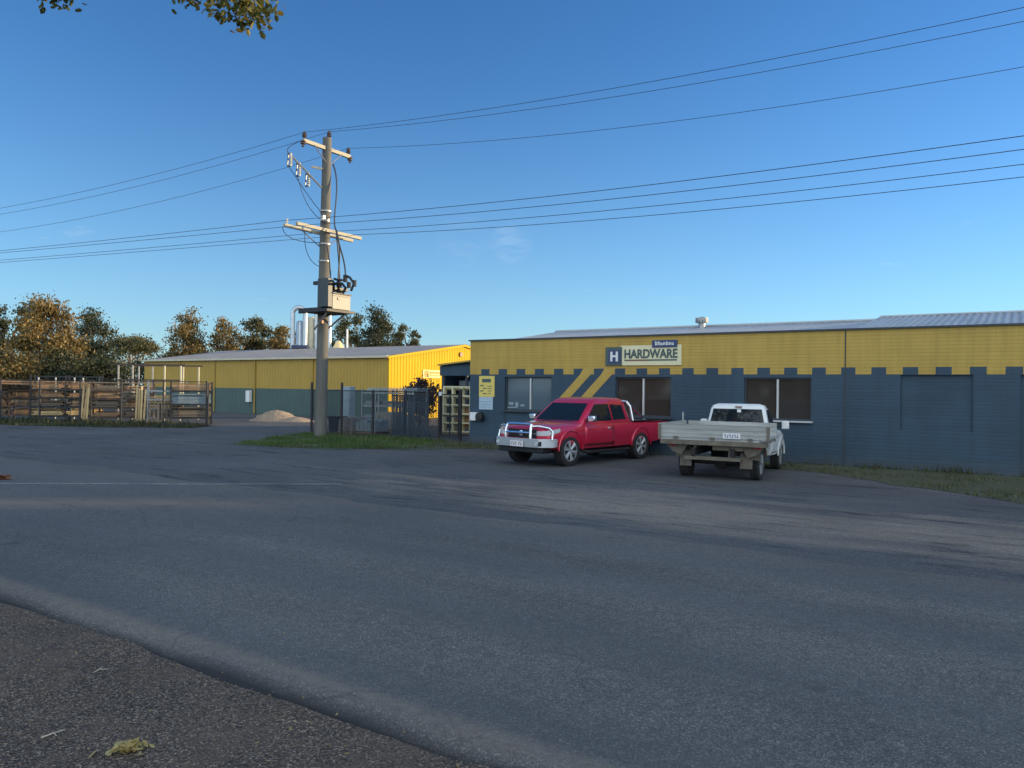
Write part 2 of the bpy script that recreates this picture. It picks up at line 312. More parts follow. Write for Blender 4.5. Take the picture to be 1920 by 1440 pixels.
# ------------------------------------------------------------------ mesh builder
class MB:
    def __init__(s): s.v = []; s.f = []; s.m = []
    def add(s, vs, fs, mi=0):
        o = len(s.v); s.v += [tuple(p) for p in vs]
        s.f += [tuple(i+o for i in f) for f in fs]; s.m += [mi]*len(fs); return s
    def box(s, c, d, mi=0, rot=None):
        hx, hy, hz = d[0]/2, d[1]/2, d[2]/2
        vs = [Vector((x, y, z)) for x in (-hx, hx) for y in (-hy, hy) for z in (-hz, hz)]
        if rot is not None:
            e = Euler(rot).to_matrix(); vs = [e @ p for p in vs]
        vs = [(p.x+c[0], p.y+c[1], p.z+c[2]) for p in vs]
        return s.add(vs, [(0,1,3,2), (4,6,7,5), (0,4,5,1), (2,3,7,6), (0,2,6,4), (1,5,7,3)], mi)
    def quad(s, a, b, c, d, mi=0): return s.add([a,b,c,d], [(0,1,2,3)], mi)
    def tube(s, pts, r, n=8, mi=0, caps=True):
        pts = [Vector(p) for p in pts]; rs = r if isinstance(r, (list, tuple)) else [r]*len(pts)
        vs = []; fs = []; prev = None
        for i, p in enumerate(pts):
            t = (pts[min(i+1, len(pts)-1)]-pts[max(i-1, 0)])
            if t.length < 1e-9: t = Vector((0,0,1))
            t.normalize()
            if prev is None:
                a = Vector((0,0,1)) if abs(t.z) < 0.9 else Vector((1,0,0)); x = t.cross(a).normalized()
            else:
                x = prev - t*prev.dot(t)
                x = x.normalized() if x.length > 1e-6 else t.orthogonal().normalized()
            prev = x; y = t.cross(x)
            for k in range(n):
                a = 2*pi*k/n; vs.append(p + (x*cos(a)+y*sin(a))*rs[i])
        for i in range(len(pts)-1):
            for k in range(n):
                k2 = (k+1) % n; fs.append((i*n+k, i*n+k2, (i+1)*n+k2, (i+1)*n+k))
        if caps: fs.append(tuple(range(n))[::-1]); fs.append(tuple((len(pts)-1)*n+k for k in range(n)))
        return s.add(vs, fs, mi)
    def lathe(s, prof, c=(0,0,0), axis='Z', n=20, mi=0):
        """prof: list of (radius, height)"""
        vs = []; fs = []
        for (r, h) in prof:
            for k in range(n):
                a = 2*pi*k/n; p = (r*cos(a), r*sin(a), h)
                if axis == 'Y': p = (p[0], h, p[1])
                if axis == 'X': p = (h, p[0], p[1])
                vs.append((p[0]+c[0], p[1]+c[1], p[2]+c[2]))
        for i in range(len(prof)-1):
            for k in range(n):
                k2 = (k+1) % n; fs.append((i*n+k, i*n+k2, (i+1)*n+k2, (i+1)*n+k))
        fs.append(tuple(range(n))[::-1]); fs.append(tuple((len(prof)-1)*n+k for k in range(n)))
        return s.add(vs, fs, mi)
    def loft(s, secs, mi=0, caps=True, closed=True):
        n = len(secs[0]); vs = [p for q in secs for p in q]; fs = []
        for i in range(len(secs)-1):
            for k in range(n if closed else n-1):
                k2 = (k+1) % n; fs.append((i*n+k, i*n+k2, (i+1)*n+k2, (i+1)*n+k))
        if caps: fs.append(tuple(range(n))[::-1]); fs.append(tuple((len(secs)-1)*n+k for k in range(n)))
        return s.add(vs, fs, mi)
    def prism(s, poly, axis, a, b, mi=0):
        """2-D polygon extruded from a to b along axis ('X': (y,z), 'Y': (x,z), 'Z': (x,y))"""
        def P(p, t): return {'X': (t, p[0], p[1]), 'Y': (p[0], t, p[1]), 'Z': (p[0], p[1], t)}[axis]
        n = len(poly); vs = [P(p, a) for p in poly]+[P(p, b) for p in poly]
        fs = [tuple(range(n)), tuple(range(n, 2*n))[::-1]]+[(k, n+k, n+(k+1) % n, (k+1) % n) for k in range(n)]
        return s.add(vs, fs, mi)
    def build(s, name, mats, parent=None, angle=35, bevel=0.0, segs=2, fix=True):
        me = bpy.data.meshes.new(name); me.from_pydata(s.v, [], s.f); me.update()
        for mm in (mats if isinstance(mats, (list, tuple)) else [mats]): me.materials.append(mm)
        me.polygons.foreach_set('material_index', s.m)
        if fix and len(s.f) < 60000:
            bm = bmesh.new(); bm.from_mesh(me); bmesh.ops.recalc_face_normals(bm, faces=bm.faces); bm.to_mesh(me); bm.free()
        if angle:
            me.polygons.foreach_set('use_smooth', [True]*len(me.polygons)); me.set_sharp_from_angle(angle=R(angle))
        o = bpy.data.objects.new(name, me); col.objects.link(o)
        if parent is not None: o.parent = parent
        if bevel:
            b = o.modifiers.new('bevel', 'BEVEL'); b.width = bevel; b.segments = segs; b.limit_method = 'ANGLE'; b.angle_limit = R(40)
        return o
def empty(name, loc=(0,0,0), rz=0.0, scale=1.0):
    o = bpy.data.objects.new(name, None); col.objects.link(o)
    o.location = loc; o.rotation_euler = (0, 0, rz); o.scale = (scale,)*3; o.empty_display_size = 0.2
    return o
def tag(o, label, cat, group=None):
    o['label'] = label; o['category'] = cat
    if group: o['group'] = group
    return o
def kind(o, k='structure'): o['kind'] = k; return o
def kids(o): return [c for c in bpy.data.objects if c.parent == o]
def copy_tree(o, parent=None):
    c = o.copy(); col.objects.link(c); c.parent = parent
    for ch in kids(o): copy_tree(ch, c)
    return c
def boolean(o, cutters):
    for c in cutters:
        b = o.modifiers.new('cut', 'BOOLEAN'); b.operation = 'DIFFERENCE'; b.object = c; b.solver = 'EXACT'; b.material_mode = 'TRANSFER'
    bpy.context.view_layer.update()
    dg = bpy.context.evaluated_depsgraph_get()
    me = bpy.data.meshes.new_from_object(o.evaluated_get(dg))
    o.modifiers.clear(); old = o.data; o.data = me; bpy.data.meshes.remove(old)
    for c in cutters:
        d = c.data; bpy.data.objects.remove(c); bpy.data.meshes.remove(d)
    me.polygons.foreach_set('use_smooth', [True]*len(me.polygons)); me.set_sharp_from_angle(angle=R(32))
def text_mesh(body, size, name, m, parent, bold=0.0, extrude=0.008, sx=1.0):
    cu = bpy.data.curves.new(name, 'FONT'); cu.body = body; cu.size = size; cu.extrude = extrude; cu.offset = bold
    t = bpy.data.objects.new(name, cu); col.objects.link(t)
    bpy.context.view_layer.update()
    me = bpy.data.meshes.new_from_object(t.evaluated_get(bpy.context.evaluated_depsgraph_get()))
    bpy.data.objects.remove(t); bpy.data.curves.remove(cu)
    xs = [v.co.x for v in me.vertices]; x0 = min(xs)
    for v in me.vertices: v.co = ((v.co.x-x0)*sx, -v.co.z, v.co.y)     # stand upright, facing -Y
    me.materials.clear(); me.materials.append(m)
    o = bpy.data.objects.new(name, me); col.objects.link(o); o.parent = parent
    return o, (max(xs)-x0)*sx

# ------------------------------------------------------------------ ground, street, yard
def sheet(name, polyUV, z, m, sub=None):
    """flat sheet in the street frame"""
    b = MB(); b.add([(p[0], p[1], z) for p in polyUV], [tuple(range(len(polyUV)))])
    o = b.build(name, m, angle=0); o.rotation_euler = (0,0,ROT); return kind(o)
g = MB(); g.add([(-600,-600,-0.13), (600,-600,-0.13), (600,900,-0.13), (-600,900,-0.13)], [(0,1,2,3)])
kind(g.build('ground', M['earth'], angle=0))
# yard sheet (parking, side street, timber yard)
b = MB(); NU, NV = 70, 40; U0, U1, V0, V1 = -75.0, 70.0, 10.1, 75.0
b.add([(U0, V0-0.12, -0.12), (U1, V0-0.12, -0.12), (U1, V1, -0.12), (U0, V1, -0.12), (U0, V0, -0.004), (U1, V0, -0.004), (U1, V1, -0.004), (U0, V1, -0.004)],
      [(4,5,6,7), (0,1,5,4), (1,2,6,5), (2,3,7,6), (3,0,4,7)])
o = b.build('parking_apron', M['apron'], angle=0); o.rotation_euler = (0,0,ROT); kind(o)
# street, swept along U with a lip and a fall-off at its near edge
prof = [(3.50,-0.20), (3.535,-0.13), (3.565,-0.085), (3.60,-0.052), (3.65,-0.022), (3.71,0.006), (3.79,0.018), (4.00,0.012), (4.4,0.004), (5.5,0.012), (7.0,0.018), (8.6,0.012), (10.0,0.002), (10.25,-0.002), (10.45,-0.03)]
b = MB(); secs = []
for i in range(0, 301):
    U = -90+i*0.5; jig = 0.035*sin(U*1.7)+0.03*sin(U*0.63+1)+0.02*sin(U*4.1)
    sec = []
    for j, (vv, z) in enumerate(prof):
        wv = jig*(1.0 if j < 7 else 0.3 if j < 9 else 0.0)
        if j >= 12: wv = 0.10*sin(U*0.9)+0.07*sin(U*2.3+2)+0.04*sin(U*5.2)
        sec.append((U, vv+wv, z))
    secs.append(sec)
b.loft(secs, caps=False, closed=False)
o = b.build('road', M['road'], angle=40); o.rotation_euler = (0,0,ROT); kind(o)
# gravel verge on the viewer's side, slightly uneven
b = MB(); vs = []; fs = []; nx, ny = 120, 40
for j in range(ny+1):
    for i in range(nx+1):
        U = -30+i*0.4; V = (3.525+0.018*sin(U*7.1)+0.012*sin(U*17.3)) if j < 2 else 3.50-(j-1)*(j-1)*0.012
        z = -0.035+0.018*sin(U*1.3+V)*cos(V*1.9)+0.012*sin(U*3.1+V*2.2)+0.03*min(1, max(0, 3.63-V)/1.0)
        vs.append((U, V, z) if j else (U, 3.525+0.018*sin(U*7.1)+0.012*sin(U*17.3), -0.20))
for j in range(ny):
    for i in range(nx): a = j*(nx+1)+i; fs.append((a, a+1, a+nx+2, a+nx+1))
b.add(vs, fs); o = b.build('gravel_verge', M['verge'], angle=60); o.rotation_euler = (0,0,ROT); kind(o)
# faint painted line across the mouth of the side street, lying 4 mm over the street's camber
def road_z(V):
    if V >= prof[-3][0]: return 0.002
    for a, c in zip(prof, prof[1:]):
        if a[0] <= V <= c[0]: return a[1]+(c[1]-a[1])*(V-a[0])/(c[0]-a[0])
    return 0.0
b = MB(); secs = []
for k in range(61):
    x = -14.0+10.4*k/60; y = 15.50+1.0*k/60
    secs.append([(x, y+dy, road_z(UV(x, y+dy)[1])+0.004) for dy in (-0.06, 0.06)])
b.loft(secs, caps=False, closed=False); kind(b.build('road_line', M['lane'], angle=0))

def inpoly(x, y, P):
    c = False; j = len(P)-1
    for i in range(len(P)):
        if (P[i][1] > y) != (P[j][1] > y) and x < (P[j][0]-P[i][0])*(y-P[i][1])/(P[j][1]-P[i][1])+P[i][0]: c = not c
        j = i
    return c
def ragged(P, amp, step, seed):
    r = random.Random(seed); out = []
    for i in range(len(P)):
        a, c = Vector(P[i]), Vector(P[(i+1) % len(P)]); n = max(1, int((c-a).length/step))
        for k in range(n):
            p = a.lerp(c, k/n); out.append((p.x+r.uniform(-amp, amp), p.y+r.uniform(-amp, amp)))
    return out
def turf(name, P, z, m):
    b = MB(); b.add([(x, y, z) for x, y in P], [tuple(range(len(P)))]); return kind(b.build(name, m, angle=0))
def blades(name, P, n, h0, h1, m, seed, z=0.0, w=0.012, patch=None, lean=0.5):
    r = random.Random(seed); b = MB(); xs = [p[0] for p in P]; ys = [p[1] for p in P]; k = 0
    while k < n:
        x, y = r.uniform(min(xs), max(xs)), r.uniform(min(ys), max(ys))
        if not inpoly(x, y, P): continue
        q = 0.5+0.5*sin(x*1.9+1.3*sin(y*1.3))*cos(y*2.3+sin(x*0.8)); k += 1
        if patch and q < patch*r.random()*1.6: continue
        a = r.uniform(0, 2*pi); h = r.uniform(h0, h1)*(0.5+0.8*q); ww = w*r.uniform(0.6, 1.5)
        dx, dy = cos(a)*ww, sin(a)*ww; l = r.uniform(0, lean)*h; t = r.uniform(0, 2*pi)
        b.add([(x-dx, y-dy, z), (x+dx, y+dy, z), (x+cos(t)*l, y+sin(t)*l, z+h)], [(0,1,2)])
    o = b.build(name, m, angle=0, fix=False); return kind(o, 'stuff')
isl = [(-10.2,27.6), (-8.6,26.5), (-6.2,25.7), (-3.4,25.9), (-1.2,26.6), (0.3,26.3), (0.2,27.6), (-1.7,29.0), (-1.9,30.2), (-5.0,32.2), (-8.9,34.4), (-9.5,32.5), (-9.6,30.0)]
isr = ragged(isl, 0.28, 0.35, 3)
turf('grass_bank', isr, 0.004, M['turf'])
P1 = [(-10.1,27.7), (-8.6,26.7), (-6.2,26.1), (-3.6,26.4), (-2.4,29.6), (-5.0,32.0), (-8.8,34.2), (-9.5,32.5), (-9.6,30.0)]
blades('grass', P1, 19000, 0.04, 0.14, M['grass'], 11, patch=0.55)
blades('grass', isl, 14000, 0.03, 0.13, M['drygrass'], 12, patch=0.6)
blades('weeds', isl, 700, 0.10, 0.30, M['drygrass'], 18, patch=0.9, w=0.02)
rg = [(7.4,23.3), (6.9,21.6), (8.2,19.6), (9.2,17.0), (10.0,14.2), (12.0,11.5), (17.5,8.0), (22.0,13.6), (13.0,19.7)]
turf('grass_bank', ragged(rg, 0.25, 0.6, 5), 0.004, M['dryturf'])
blades('grass', rg, 20000, 0.02, 0.085, M['drygrass'], 13, patch=0.75)
lw = [(-40,46.5), (-28,39.6), (-24,37.6), (-19,37.0), (-15.4,37.3), (-15.2,39.2), (-20,41.2), (-30,44)]
turf('grass_bank', ragged(lw, 0.25, 0.8, 8), 0.004, M['turf'])
blades('grass', lw, 14000, 0.06, 0.20, M['leaf_dark'], 14, w=0.02)
blades('weeds', [(-30,41.2), (-27,39.2), (-22,38.4), (-16.5,38.2), (-16,39.2), (-22,40.3), (-28,41.6)], 5000, 0.10, 0.42, M['leaf_dark'], 15, w=0.03, patch=0.8)
blades('weeds', [(-1.9,29.4), (-1.6,29.0), (3.0,25.9), (8.0,22.7), (13.2,19.3), (13.4,19.6), (8.0,23.1), (3.0,26.3)], 2500, 0.05, 0.22, M['drygrass'], 16, patch=0.9)

# pebbles on the verge
b = MB(); r = random.Random(21)
for i in range(9000):
    V = 3.52-abs(r.gauss(0, 1.0))*1.5; U = r.uniform(-9.5, 1.6) if i % 3 else r.uniform(-6, 0.5)
    x, y, _ = RV(U, V); s = r.choice((0.003,0.004,0.005,0.006,0.008,0.011))*r.uniform(0.7, 1.4)
    if r.random() < 0.004: s *= 2.2
    z = -0.035+0.018*sin(U*1.3+V)*cos(V*1.9)+0.012*sin(U*3.1+V*2.2)+0.03*min(1, max(0, (3.63-V))/1.0)+s*0.25
    a = r.uniform(0, pi); ca, sa = cos(a)*s*1.3, sin(a)*s*1.3
    b.add([(x-ca, y-sa, z), (x+sa*0.7, y-ca*0.7, z), (x+ca, y+sa, z), (x-sa*0.7, y+ca*0.7, z), (x+r.uniform(-.3,.3)*s, y, z+s*0.75), (x, y, z-s)],
          [(0,1,4), (1,2,4), (2,3,4), (3,0,4), (1,0,5), (2,1,5), (3,2,5), (0,3,5)])
for i in range(500):                                                     # loose chips thrown on to the street
    U = r.uniform(-12, 9); V = 3.7+abs(r.gauss(0, 1.6)); x, y, _ = RV(U, V); s = r.uniform(0.004, 0.010)
    z = 0.022
    b.add([(x-s, y, z), (x, y-s, z), (x+s, y, z), (x, y+s, z), (x, y, z+s*0.9)], [(0,1,4), (1,2,4), (2,3,4), (3,0,4)])
kind(b.build('gravel_stones', M['stone'], angle=0, fix=False), 'stuff')
b = MB(); r = random.Random(61)                                           # blown leaf bits and bark shreds
for i in range(420):
    U = r.uniform(-9, 1.2); V = 3.6-abs(r.gauss(0,1))*1.2+(r.random() < 0.15)*r.uniform(0,1.5); x, y, _ = RV(U, V); s_ = r.uniform(0.008,0.022); a = r.uniform(0,6.3)
    z = 0.03 if V > 3.6 else -0.015+r.uniform(0,0.02); ca, sa = cos(a)*s_, sin(a)*s_; q = r.uniform(0.15,0.5)
    b.add([(x-ca,y-sa,z), (x+sa*q,y-ca*q,z+0.004), (x+ca,y+sa,z+r.uniform(0,0.012)), (x-sa*q,y+ca*q,z+0.003)], [(0,1,2,3)])
kind(b.build('leaf_litter', M['straw'], angle=0, fix=False), 'stuff')
# litter: dry leaf heap, twigs, a leaf on the far lane
def leaf_heap(name, c, rad, n, size, seed, label, mm='straw'):
    r = random.Random(seed); b = MB()
    for i in range(n):
        a = r.uniform(0, 2*pi); d = rad*abs(r.gauss(0, 0.45)); x, y = c[0]+cos(a)*d*1.5, c[1]+sin(a)*d*0.7
        z = c[2]+0.01+r.uniform(0, 0.4)*rad*(1-min(1, d/rad)); s = size*r.uniform(0.6, 1.3)
        e = Euler((r.uniform(-0.7,0.7), r.uniform(-0.7,0.7), r.uniform(0,6.3))).to_matrix()
        ps = [e @ Vector(p)*s for p in ((-1,0,0), (-0.3,0.45,0.12), (0.5,0.35,0.05), (1,0,0.15), (0.4,-0.4,0.1), (-0.4,-0.4,0.05))]
        b.add([(p.x+x, p.y+y, p.z+z) for p in ps], [(0,1,2,3,4,5)])
    return tag(b.build(name, M[mm], angle=0, fix=False), label, 'dead leaves')
leaf_heap('leaf_clump', (-2.17,4.42,-0.02), 0.14, 60, 0.035, 31, 'small clump of yellow dead leaves lying on the gravel verge')
leaf_heap('leaf_clump', (-10.93,16.5,0.0), 0.20, 70, 0.08, 33, 'rust-brown dead leaves on the road at the left edge, beside the white line', 'rustleaf')
TW = [(-4.55,5.6,'pale twig near the kerb at the left edge of the verge'), (-2.75,4.55,'short pale twig above the yellow leaf clump'), (-3.0,5.55,'pale bent twig on the dark gravel left of the leaf clump')]
for i, (x, y, lab) in enumerate(TW):
    rr = random.Random(i+50); b = MB(); a = rr.uniform(0.3, 1.2); l = 0.065
    z = 0.0
    b.tube([(x, y, z), (x+cos(a)*l, y+sin(a)*l, z+0.015), (x+cos(a+0.3)*l*2, y+sin(a+0.3)*l*2, z+0.01)], [0.006,0.005,0.003], 5)
    b.tube([(x+cos(a)*l, y+sin(a)*l, z+0.015), (x+cos(a-0.7)*l*1.6, y+sin(a-0.7)*l*1.6, z+0.02)], [0.004,0.002], 4)
    tag(b.build('twig', M['twig']), lab, 'twig', 'twigs on the verge')

# ------------------------------------------------------------------ hardware store
store = empty('hardware_store', (-1.6,29.32,0), ROT)
tag(store, 'long low hardware store of painted blocks, yellow above a toothed edge and navy below', 'building')
TK = lambda k: 0.71+0.793*k                                              # centres of the dark teeth
XE = 46.0                                                                # the front runs on past the right of the view
wins = [(1.60,3.60,1.30,2.53), (6.10,8.08,1.22,2.53), (10.44,12.41,1.25,2.52)]
blinds = [(14.74,16.46,1.08,2.60), (17.50,19.4,0.0,2.60)]
b = MB(); TH = 0.22
def wall_rect(x0, x1, z0, z1, mi): b.box(((x0+x1)/2, TH/2, (z0+z1)/2), (x1-x0, TH, z1-z0), mi)
def cells(x0, x1, z0, z1, mi, holes):
    xs = sorted({x0, x1, *[h[0] for h in holes if x0 < h[0] < x1], *[h[1] for h in holes if x0 < h[1] < x1]})
    for a, c in zip(xs, xs[1:]):
        hs = [h for h in holes if h[0] <= a+1e-6 and h[1] >= c-1e-6]
        if not hs: wall_rect(a, c, z0, z1, mi)
        for h in hs:
            if h[2] > z0: wall_rect(a, c, z0, h[2], mi)
            if h[3] < z1: wall_rect(a, c, h[3], z1, mi)
cells(0, XE, 0, 2.62, 0, wins+blinds)
lower = b; teeth = []
b = MB(); wall_rect(0, XE, 2.82, 3.88, 0)
# toothed course: yellow teeth here, navy teeth between
x = 0.0; k = 0
while True:
    a, c = TK(k)-0.19, TK(k)+0.19
    if c > XE: wall_rect(x, XE, 2.62, 2.82, 0); break
    wall_rect(x, a, 2.62, 2.82, 0); teeth.append(((a+c)/2, c-a)); x = c; k += 1
b.build('upper_wall', M['yellow'], store, angle=0)
b = lower
for xc_, w_ in teeth: b.box((xc_, TH/2, 2.72), (w_, TH, 0.20))
b.build('lower_wall', M['navy'], store, angle=0)
b = MB(); b.box((XE/2, 0.10, 3.905), (XE+0.1, 0.32, 0.05)); b.build('parapet_capping', M['trim'], store)
for (xa, xb, xc, xd) in ((4.75,5.16,4.10,3.69), (5.56,5.97,4.92,4.51)):   # two slanting yellow stripes
    b = MB(); b.prism([(xa,2.62), (xb,2.62), (xc+0.0,1.55), (xd,1.55)], 'Y', -0.004, 0.004)
    b.prism([(xa+0.12,2.82), (xb+0.12,2.82), (xb,2.62), (xa,2.62)], 'Y', -0.004, 0.004)
    b.build('painted_stripe', M['yellowpaint'], store, angle=0)
b = MB(); b.box((13.32, -0.006, 1.94), (0.03, 0.02, 3.88)); b.build('expansion_joint', M['trim'], store, angle=0)
b = MB()
for (x0, x1, z0, z1) in blinds: b.box(((x0+x1)/2, 0.13, (z0+z1)/2), (x1-x0, 0.10, z1-z0))
b.build('bricked_up_window', M['navy'], store, angle=0)
for i, (x0, x1, z0, z1) in enumerate(wins):
    f = MB(); w = 0.05; y = 0.10
    f.box(((x0+x1)/2, y, z1-w/2), (x1-x0, 0.06, w)).box(((x0+x1)/2, y, z0+w/2), (x1-x0, 0.06, w))
    f.box((x0+w/2, y, (z0+z1)/2), (w, 0.058, z1-z0-2*w)).box((x1-w/2, y, (z0+z1)/2), (w, 0.058, z1-z0-2*w))
    wd = f.build('window', M['trim'], store, angle=0)
    f = MB(); f.box(((x0+x1)/2+(0.08 if i == 0 else 0), y-0.004, (z0+z1)/2), (0.06, 0.066, z1-z0-2*w)); f.build('mullion', M['alu'], wd, angle=0)
    p = MB(); p.box(((x0+x1)/2, 0.125, (z0+z1)/2), (x1-x0-0.02, 0.012, z1-z0-0.02))
    p.build('pane', M['blind'] if i == 0 else M['windowglass'], wd, angle=0)
    if i == 0:
        q = MB()
        for (xa, za, wa, ha) in ((0.16,0.20,0.20,0.10), (0.42,0.17,0.14,0.16), (0.66,0.14,0.18,0.07), (0.20,0.06,0.50,0.04)): q.box((x0+w+xa, 0.113, z0+w+za), (wa, 0.006, ha))
        q.build('window_notice', M['bluegrey'], wd, angle=0)
    s = MB(); s.box(((x0+x1)/2, -0.015, z0-0.03), (x1-x0+0.1, 0.20, 0.05)); s.build('sill', M['alu'] if i == 2 else M['trim'], wd, bevel=0.006)
# side, back and inner structure
b = MB(); b.box((0.11, 9.1, 1.94), (0.22, 17.76, 3.87)); b.build('side_wall', M['navyplain'], store)
b = MB(); b.box((XE/2, 18.1, 1.94), (XE, 0.22, 3.87)); b.build('back_wall', M['navyplain'], store)
def corrugate(x0, x1, pitch, amp, pts):
    """roof sheet with ribs running up the slope; pts = [(y, z), ...]"""
    b = MB(); n = int((x1-x0)/pitch)*4; secs = []
    for i in range(n+1):
        xx = x0+(x1-x0)*i/n; d = amp if (i % 4) in (0, 1) else 0.0
        secs.append([(xx, y, z+d) for y, z in pts])
    b.loft(secs, caps=False, closed=False); return b
corrugate(0.30, 13.32, 0.25, 0.02, [(0.30,3.78), (6.0,4.62), (12.0,3.80), (17.9,3.70)]).build('roof', M['roof'], store, angle=20)
b = MB(); b.prism([(0.30,3.70), (6.0,4.60), (12.0,3.76)], 'X', 0.25, 0.31); b.build('gable_end', M['roof'], store)
b = MB(); b.tube([(0.25,6.0,4.66), (13.32,6.0,4.66)], 0.06, 6); b.build('ridge_cap', M['roof'], store)
corrugate(13.50, XE, 0.20, 0.045, [(0.32,3.90), (5.2,4.66), (11.5,3.9), (17.9,3.7)]).build('high_roof', M['roof'], store, angle=20)
b = MB(); b.prism([(0.32,3.7), (0.32,3.88), (5.2,4.66), (11.5,3.86), (11.5,3.7)], 'X', 13.52, 13.58); b.build('gable_end', M['white'], store)
b = MB(); b.tube([(13.48,5.2,4.70), (XE,5.2,4.70)], 0.045, 6); b.build('ridge_cap', M['roof'], store)
# unseen taller wing added past the right of view to shade the foreground
b = MB(); b.box((37.0, 11.0, 3.4), (22.0, 15.0, 6.8)); b.build('shade_wing', M['sheddull'], store)
b = MB(); b.prism([(3.2,6.7), (11.0,8.0), (18.8,6.7), (18.8,6.6), (3.2,6.6)], 'X', 25.5, 48.5); b.build('shade_wing_roof', M['roof'], store)
v2 = MB(); v2.lathe([(0.13,0), (0.13,0.22), (0.20,0.25), (0.24,0.34), (0.20,0.43), (0.08,0.47)], n=14)
for k in range(14):
    a = 2*pi*k/14; v2.box((cos(a)*0.235, sin(a)*0.235, 0.34), (0.012,0.05,0.20), rot=(0,0,a))
o = v2.build('roof_vent', M['steel'], store); o.location = (7.15,5.4,4.50)

# main sign on the front
sg = empty('hardware_sign', RV(*(Vector(UV(-1.6,29.32))+Vector((5.74,-0.03))), 2.92), ROT)
tag(sg, 'cream HARDWARE sign board with blue H square, on the yellow store front', 'sign')
b = MB(); b.box((1.62,0.005,0.33), (2.14,0.03,0.66)); b.build('board', M['cream'], sg, angle=0)
b = MB(); b.box((0.305,0.0,0.31), (0.61,0.045,0.62)); b.build('logo_back', M['signdark'], sg, angle=0)
b = MB(); b.box((0.335,-0.03,0.30), (0.44,0.02,0.44)); lg = b.build('logo_square', M['signblue'], sg, angle=0)
b = MB()
b.box((0.235,-0.048,0.30), (0.075,0.018,0.33)); b.box((0.435,-0.048,0.30), (0.075,0.018,0.33)); b.box((0.335,-0.048,0.31), (0.126,0.018,0.07))
b.build('logo_letter', M['white'], lg, angle=0)
t, w = text_mesh('HARDWARE', 0.40, 'lettering', M['signdark'], sg, bold=0.012)
t.scale = (1.86/w, 1, 1); t.location = (0.70,-0.018,0.245)
b = MB(); b.box((1.62,-0.014,0.17), (1.84,0.012,0.045)); b.build('underline', M['signdark'], sg, angle=0)
b = MB(); b.box((1.20,-0.022,0.17), (0.80,0.012,0.030)); b.build('underline', M['signred'], sg, angle=0)
nb = MB(); nb.box((2.12,-0.01,0.695), (0.86,0.05,0.24)); nb_o = nb.build('name_board', M['signblue'], sg, angle=0)
b = MB(); r = random.Random(4); xx = 1.80                                # the white name on it is too small to read in the photo
for k in range(7):
    hgt = 0.14 if k == 0 else 0.095+0.03*(k % 3 == 1)
    b.box((xx+0.014,-0.042,0.645+hgt/2), (0.026,0.016,hgt)); b.box((xx+0.060,-0.042,0.645+hgt*0.42), (0.022,0.016,hgt*0.8))
    b.box((xx+0.037,-0.042,0.645+(hgt*0.85 if k % 2 else 0.02)), (0.024,0.016,0.024)); xx += 0.095
b.build('name_lettering', M['white'], nb_o, angle=0)
# smaller yellow and pale-blue notices near the corner
ps = empty('wall_poster', RV(*(Vector(UV(-1.6,29.32))+Vector((0.46,-0.02))), 1.30), ROT)
tag(ps, 'tall notice on the navy wall, yellow top half and pale blue lower half', 'sign')
b = MB(); b.box((0.34,0,0.87), (0.70,0.02,0.78)); b.build('yellow_panel', M['posteryellow'], ps, angle=0)
b = MB(); b.box((0.31,0,0.24), (0.62,0.02,0.47)); b.build('blue_panel', M['posterblue'], ps, angle=0)
b = MB(); b.box((0.33,-0.014,1.09), (0.40,0.012,0.13))
for k in range(4):
    b.box((0.12+0.13*(k % 2),-0.014,0.90-0.10*k), (0.16,0.010,0.035))
    b.box((0.48,-0.014,0.88-0.09*k), (0.22-0.03*k,0.010,0.022))
b.build('printing', M['signdark'], ps, angle=0)
b = MB()
for k in range(3): b.box((0.31,-0.014,0.10+0.10*k), (0.50,0.010,0.02))
b.build('printing', M['bluegrey'], ps, angle=0)
o = MB().box((0,0,0), (0.27,0.16,0.31)).build('meter_box', M['white'], None, bevel=0.012); o.location = RV(*(Vector(UV(-1.6,29.32))+Vector((0.26,-0.085))), 1.03); o.rotation_euler = (0,0,ROT)
tag(o, 'small white meter box low on the wall by the store corner', 'meter box')
b = MB(); b.lathe([(0.02,0.10), (0.13,0.09), (0.155,0.03), (0.155,-0.09), (0.03,-0.10)], axis='Y', n=20); b.box((0,0.10,0), (0.07,0.06,0.36))
o = b.build('hose_reel', M['black']); o.location = RV(*(Vector(UV(-1.6,29.32))+Vector((0.58,-0.13))), 1.03); o.rotation_euler = (0,0,ROT)
tag(o, 'black round hose reel on the wall beside the white meter box', 'hose reel')

# ------------------------------------------------------------------ far yellow shed
shed = empty('yellow_shed', (-8.0,49.8,0), ROT)                          # origin at its near right corner; -X along the long wall, +Y the end wall
tag(shed, 'long yellow and green metal shed across the yard with sunlit yellow gable end', 'building')
L_ = 27.6; EV = 4.1; RG = 5.25; DP = 16.0
def ribbed(x0, x1, z0, z1, pitch, amp, vert=True):
    b = MB(); n = int((x1-x0)/pitch)*4; secs = []
    for i in range(n+1):
        xx = x0+(x1-x0)*i/n; d = amp if (i % 4) in (0, 1) else 0.0
        secs.append([(xx, -d, z0), (xx, -d, z1)])
    b.loft(secs, caps=False, closed=False); return b
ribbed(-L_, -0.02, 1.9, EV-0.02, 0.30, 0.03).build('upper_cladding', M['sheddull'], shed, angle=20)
ribbed(-L_, -0.02, 0, 1.9, 0.30, 0.03).build('lower_cladding', M['shedgreen'], shed, angle=20)
b = MB(); secs = []; n = 220
for i in range(n+1):
    yy = DP*i/n; d = 0.03 if (i % 4) in (0, 1) else 0
    top = EV+(RG-EV)*(1-abs(yy-DP/2)/(DP/2)); secs.append([(d, yy, 0), (d, yy, top)])
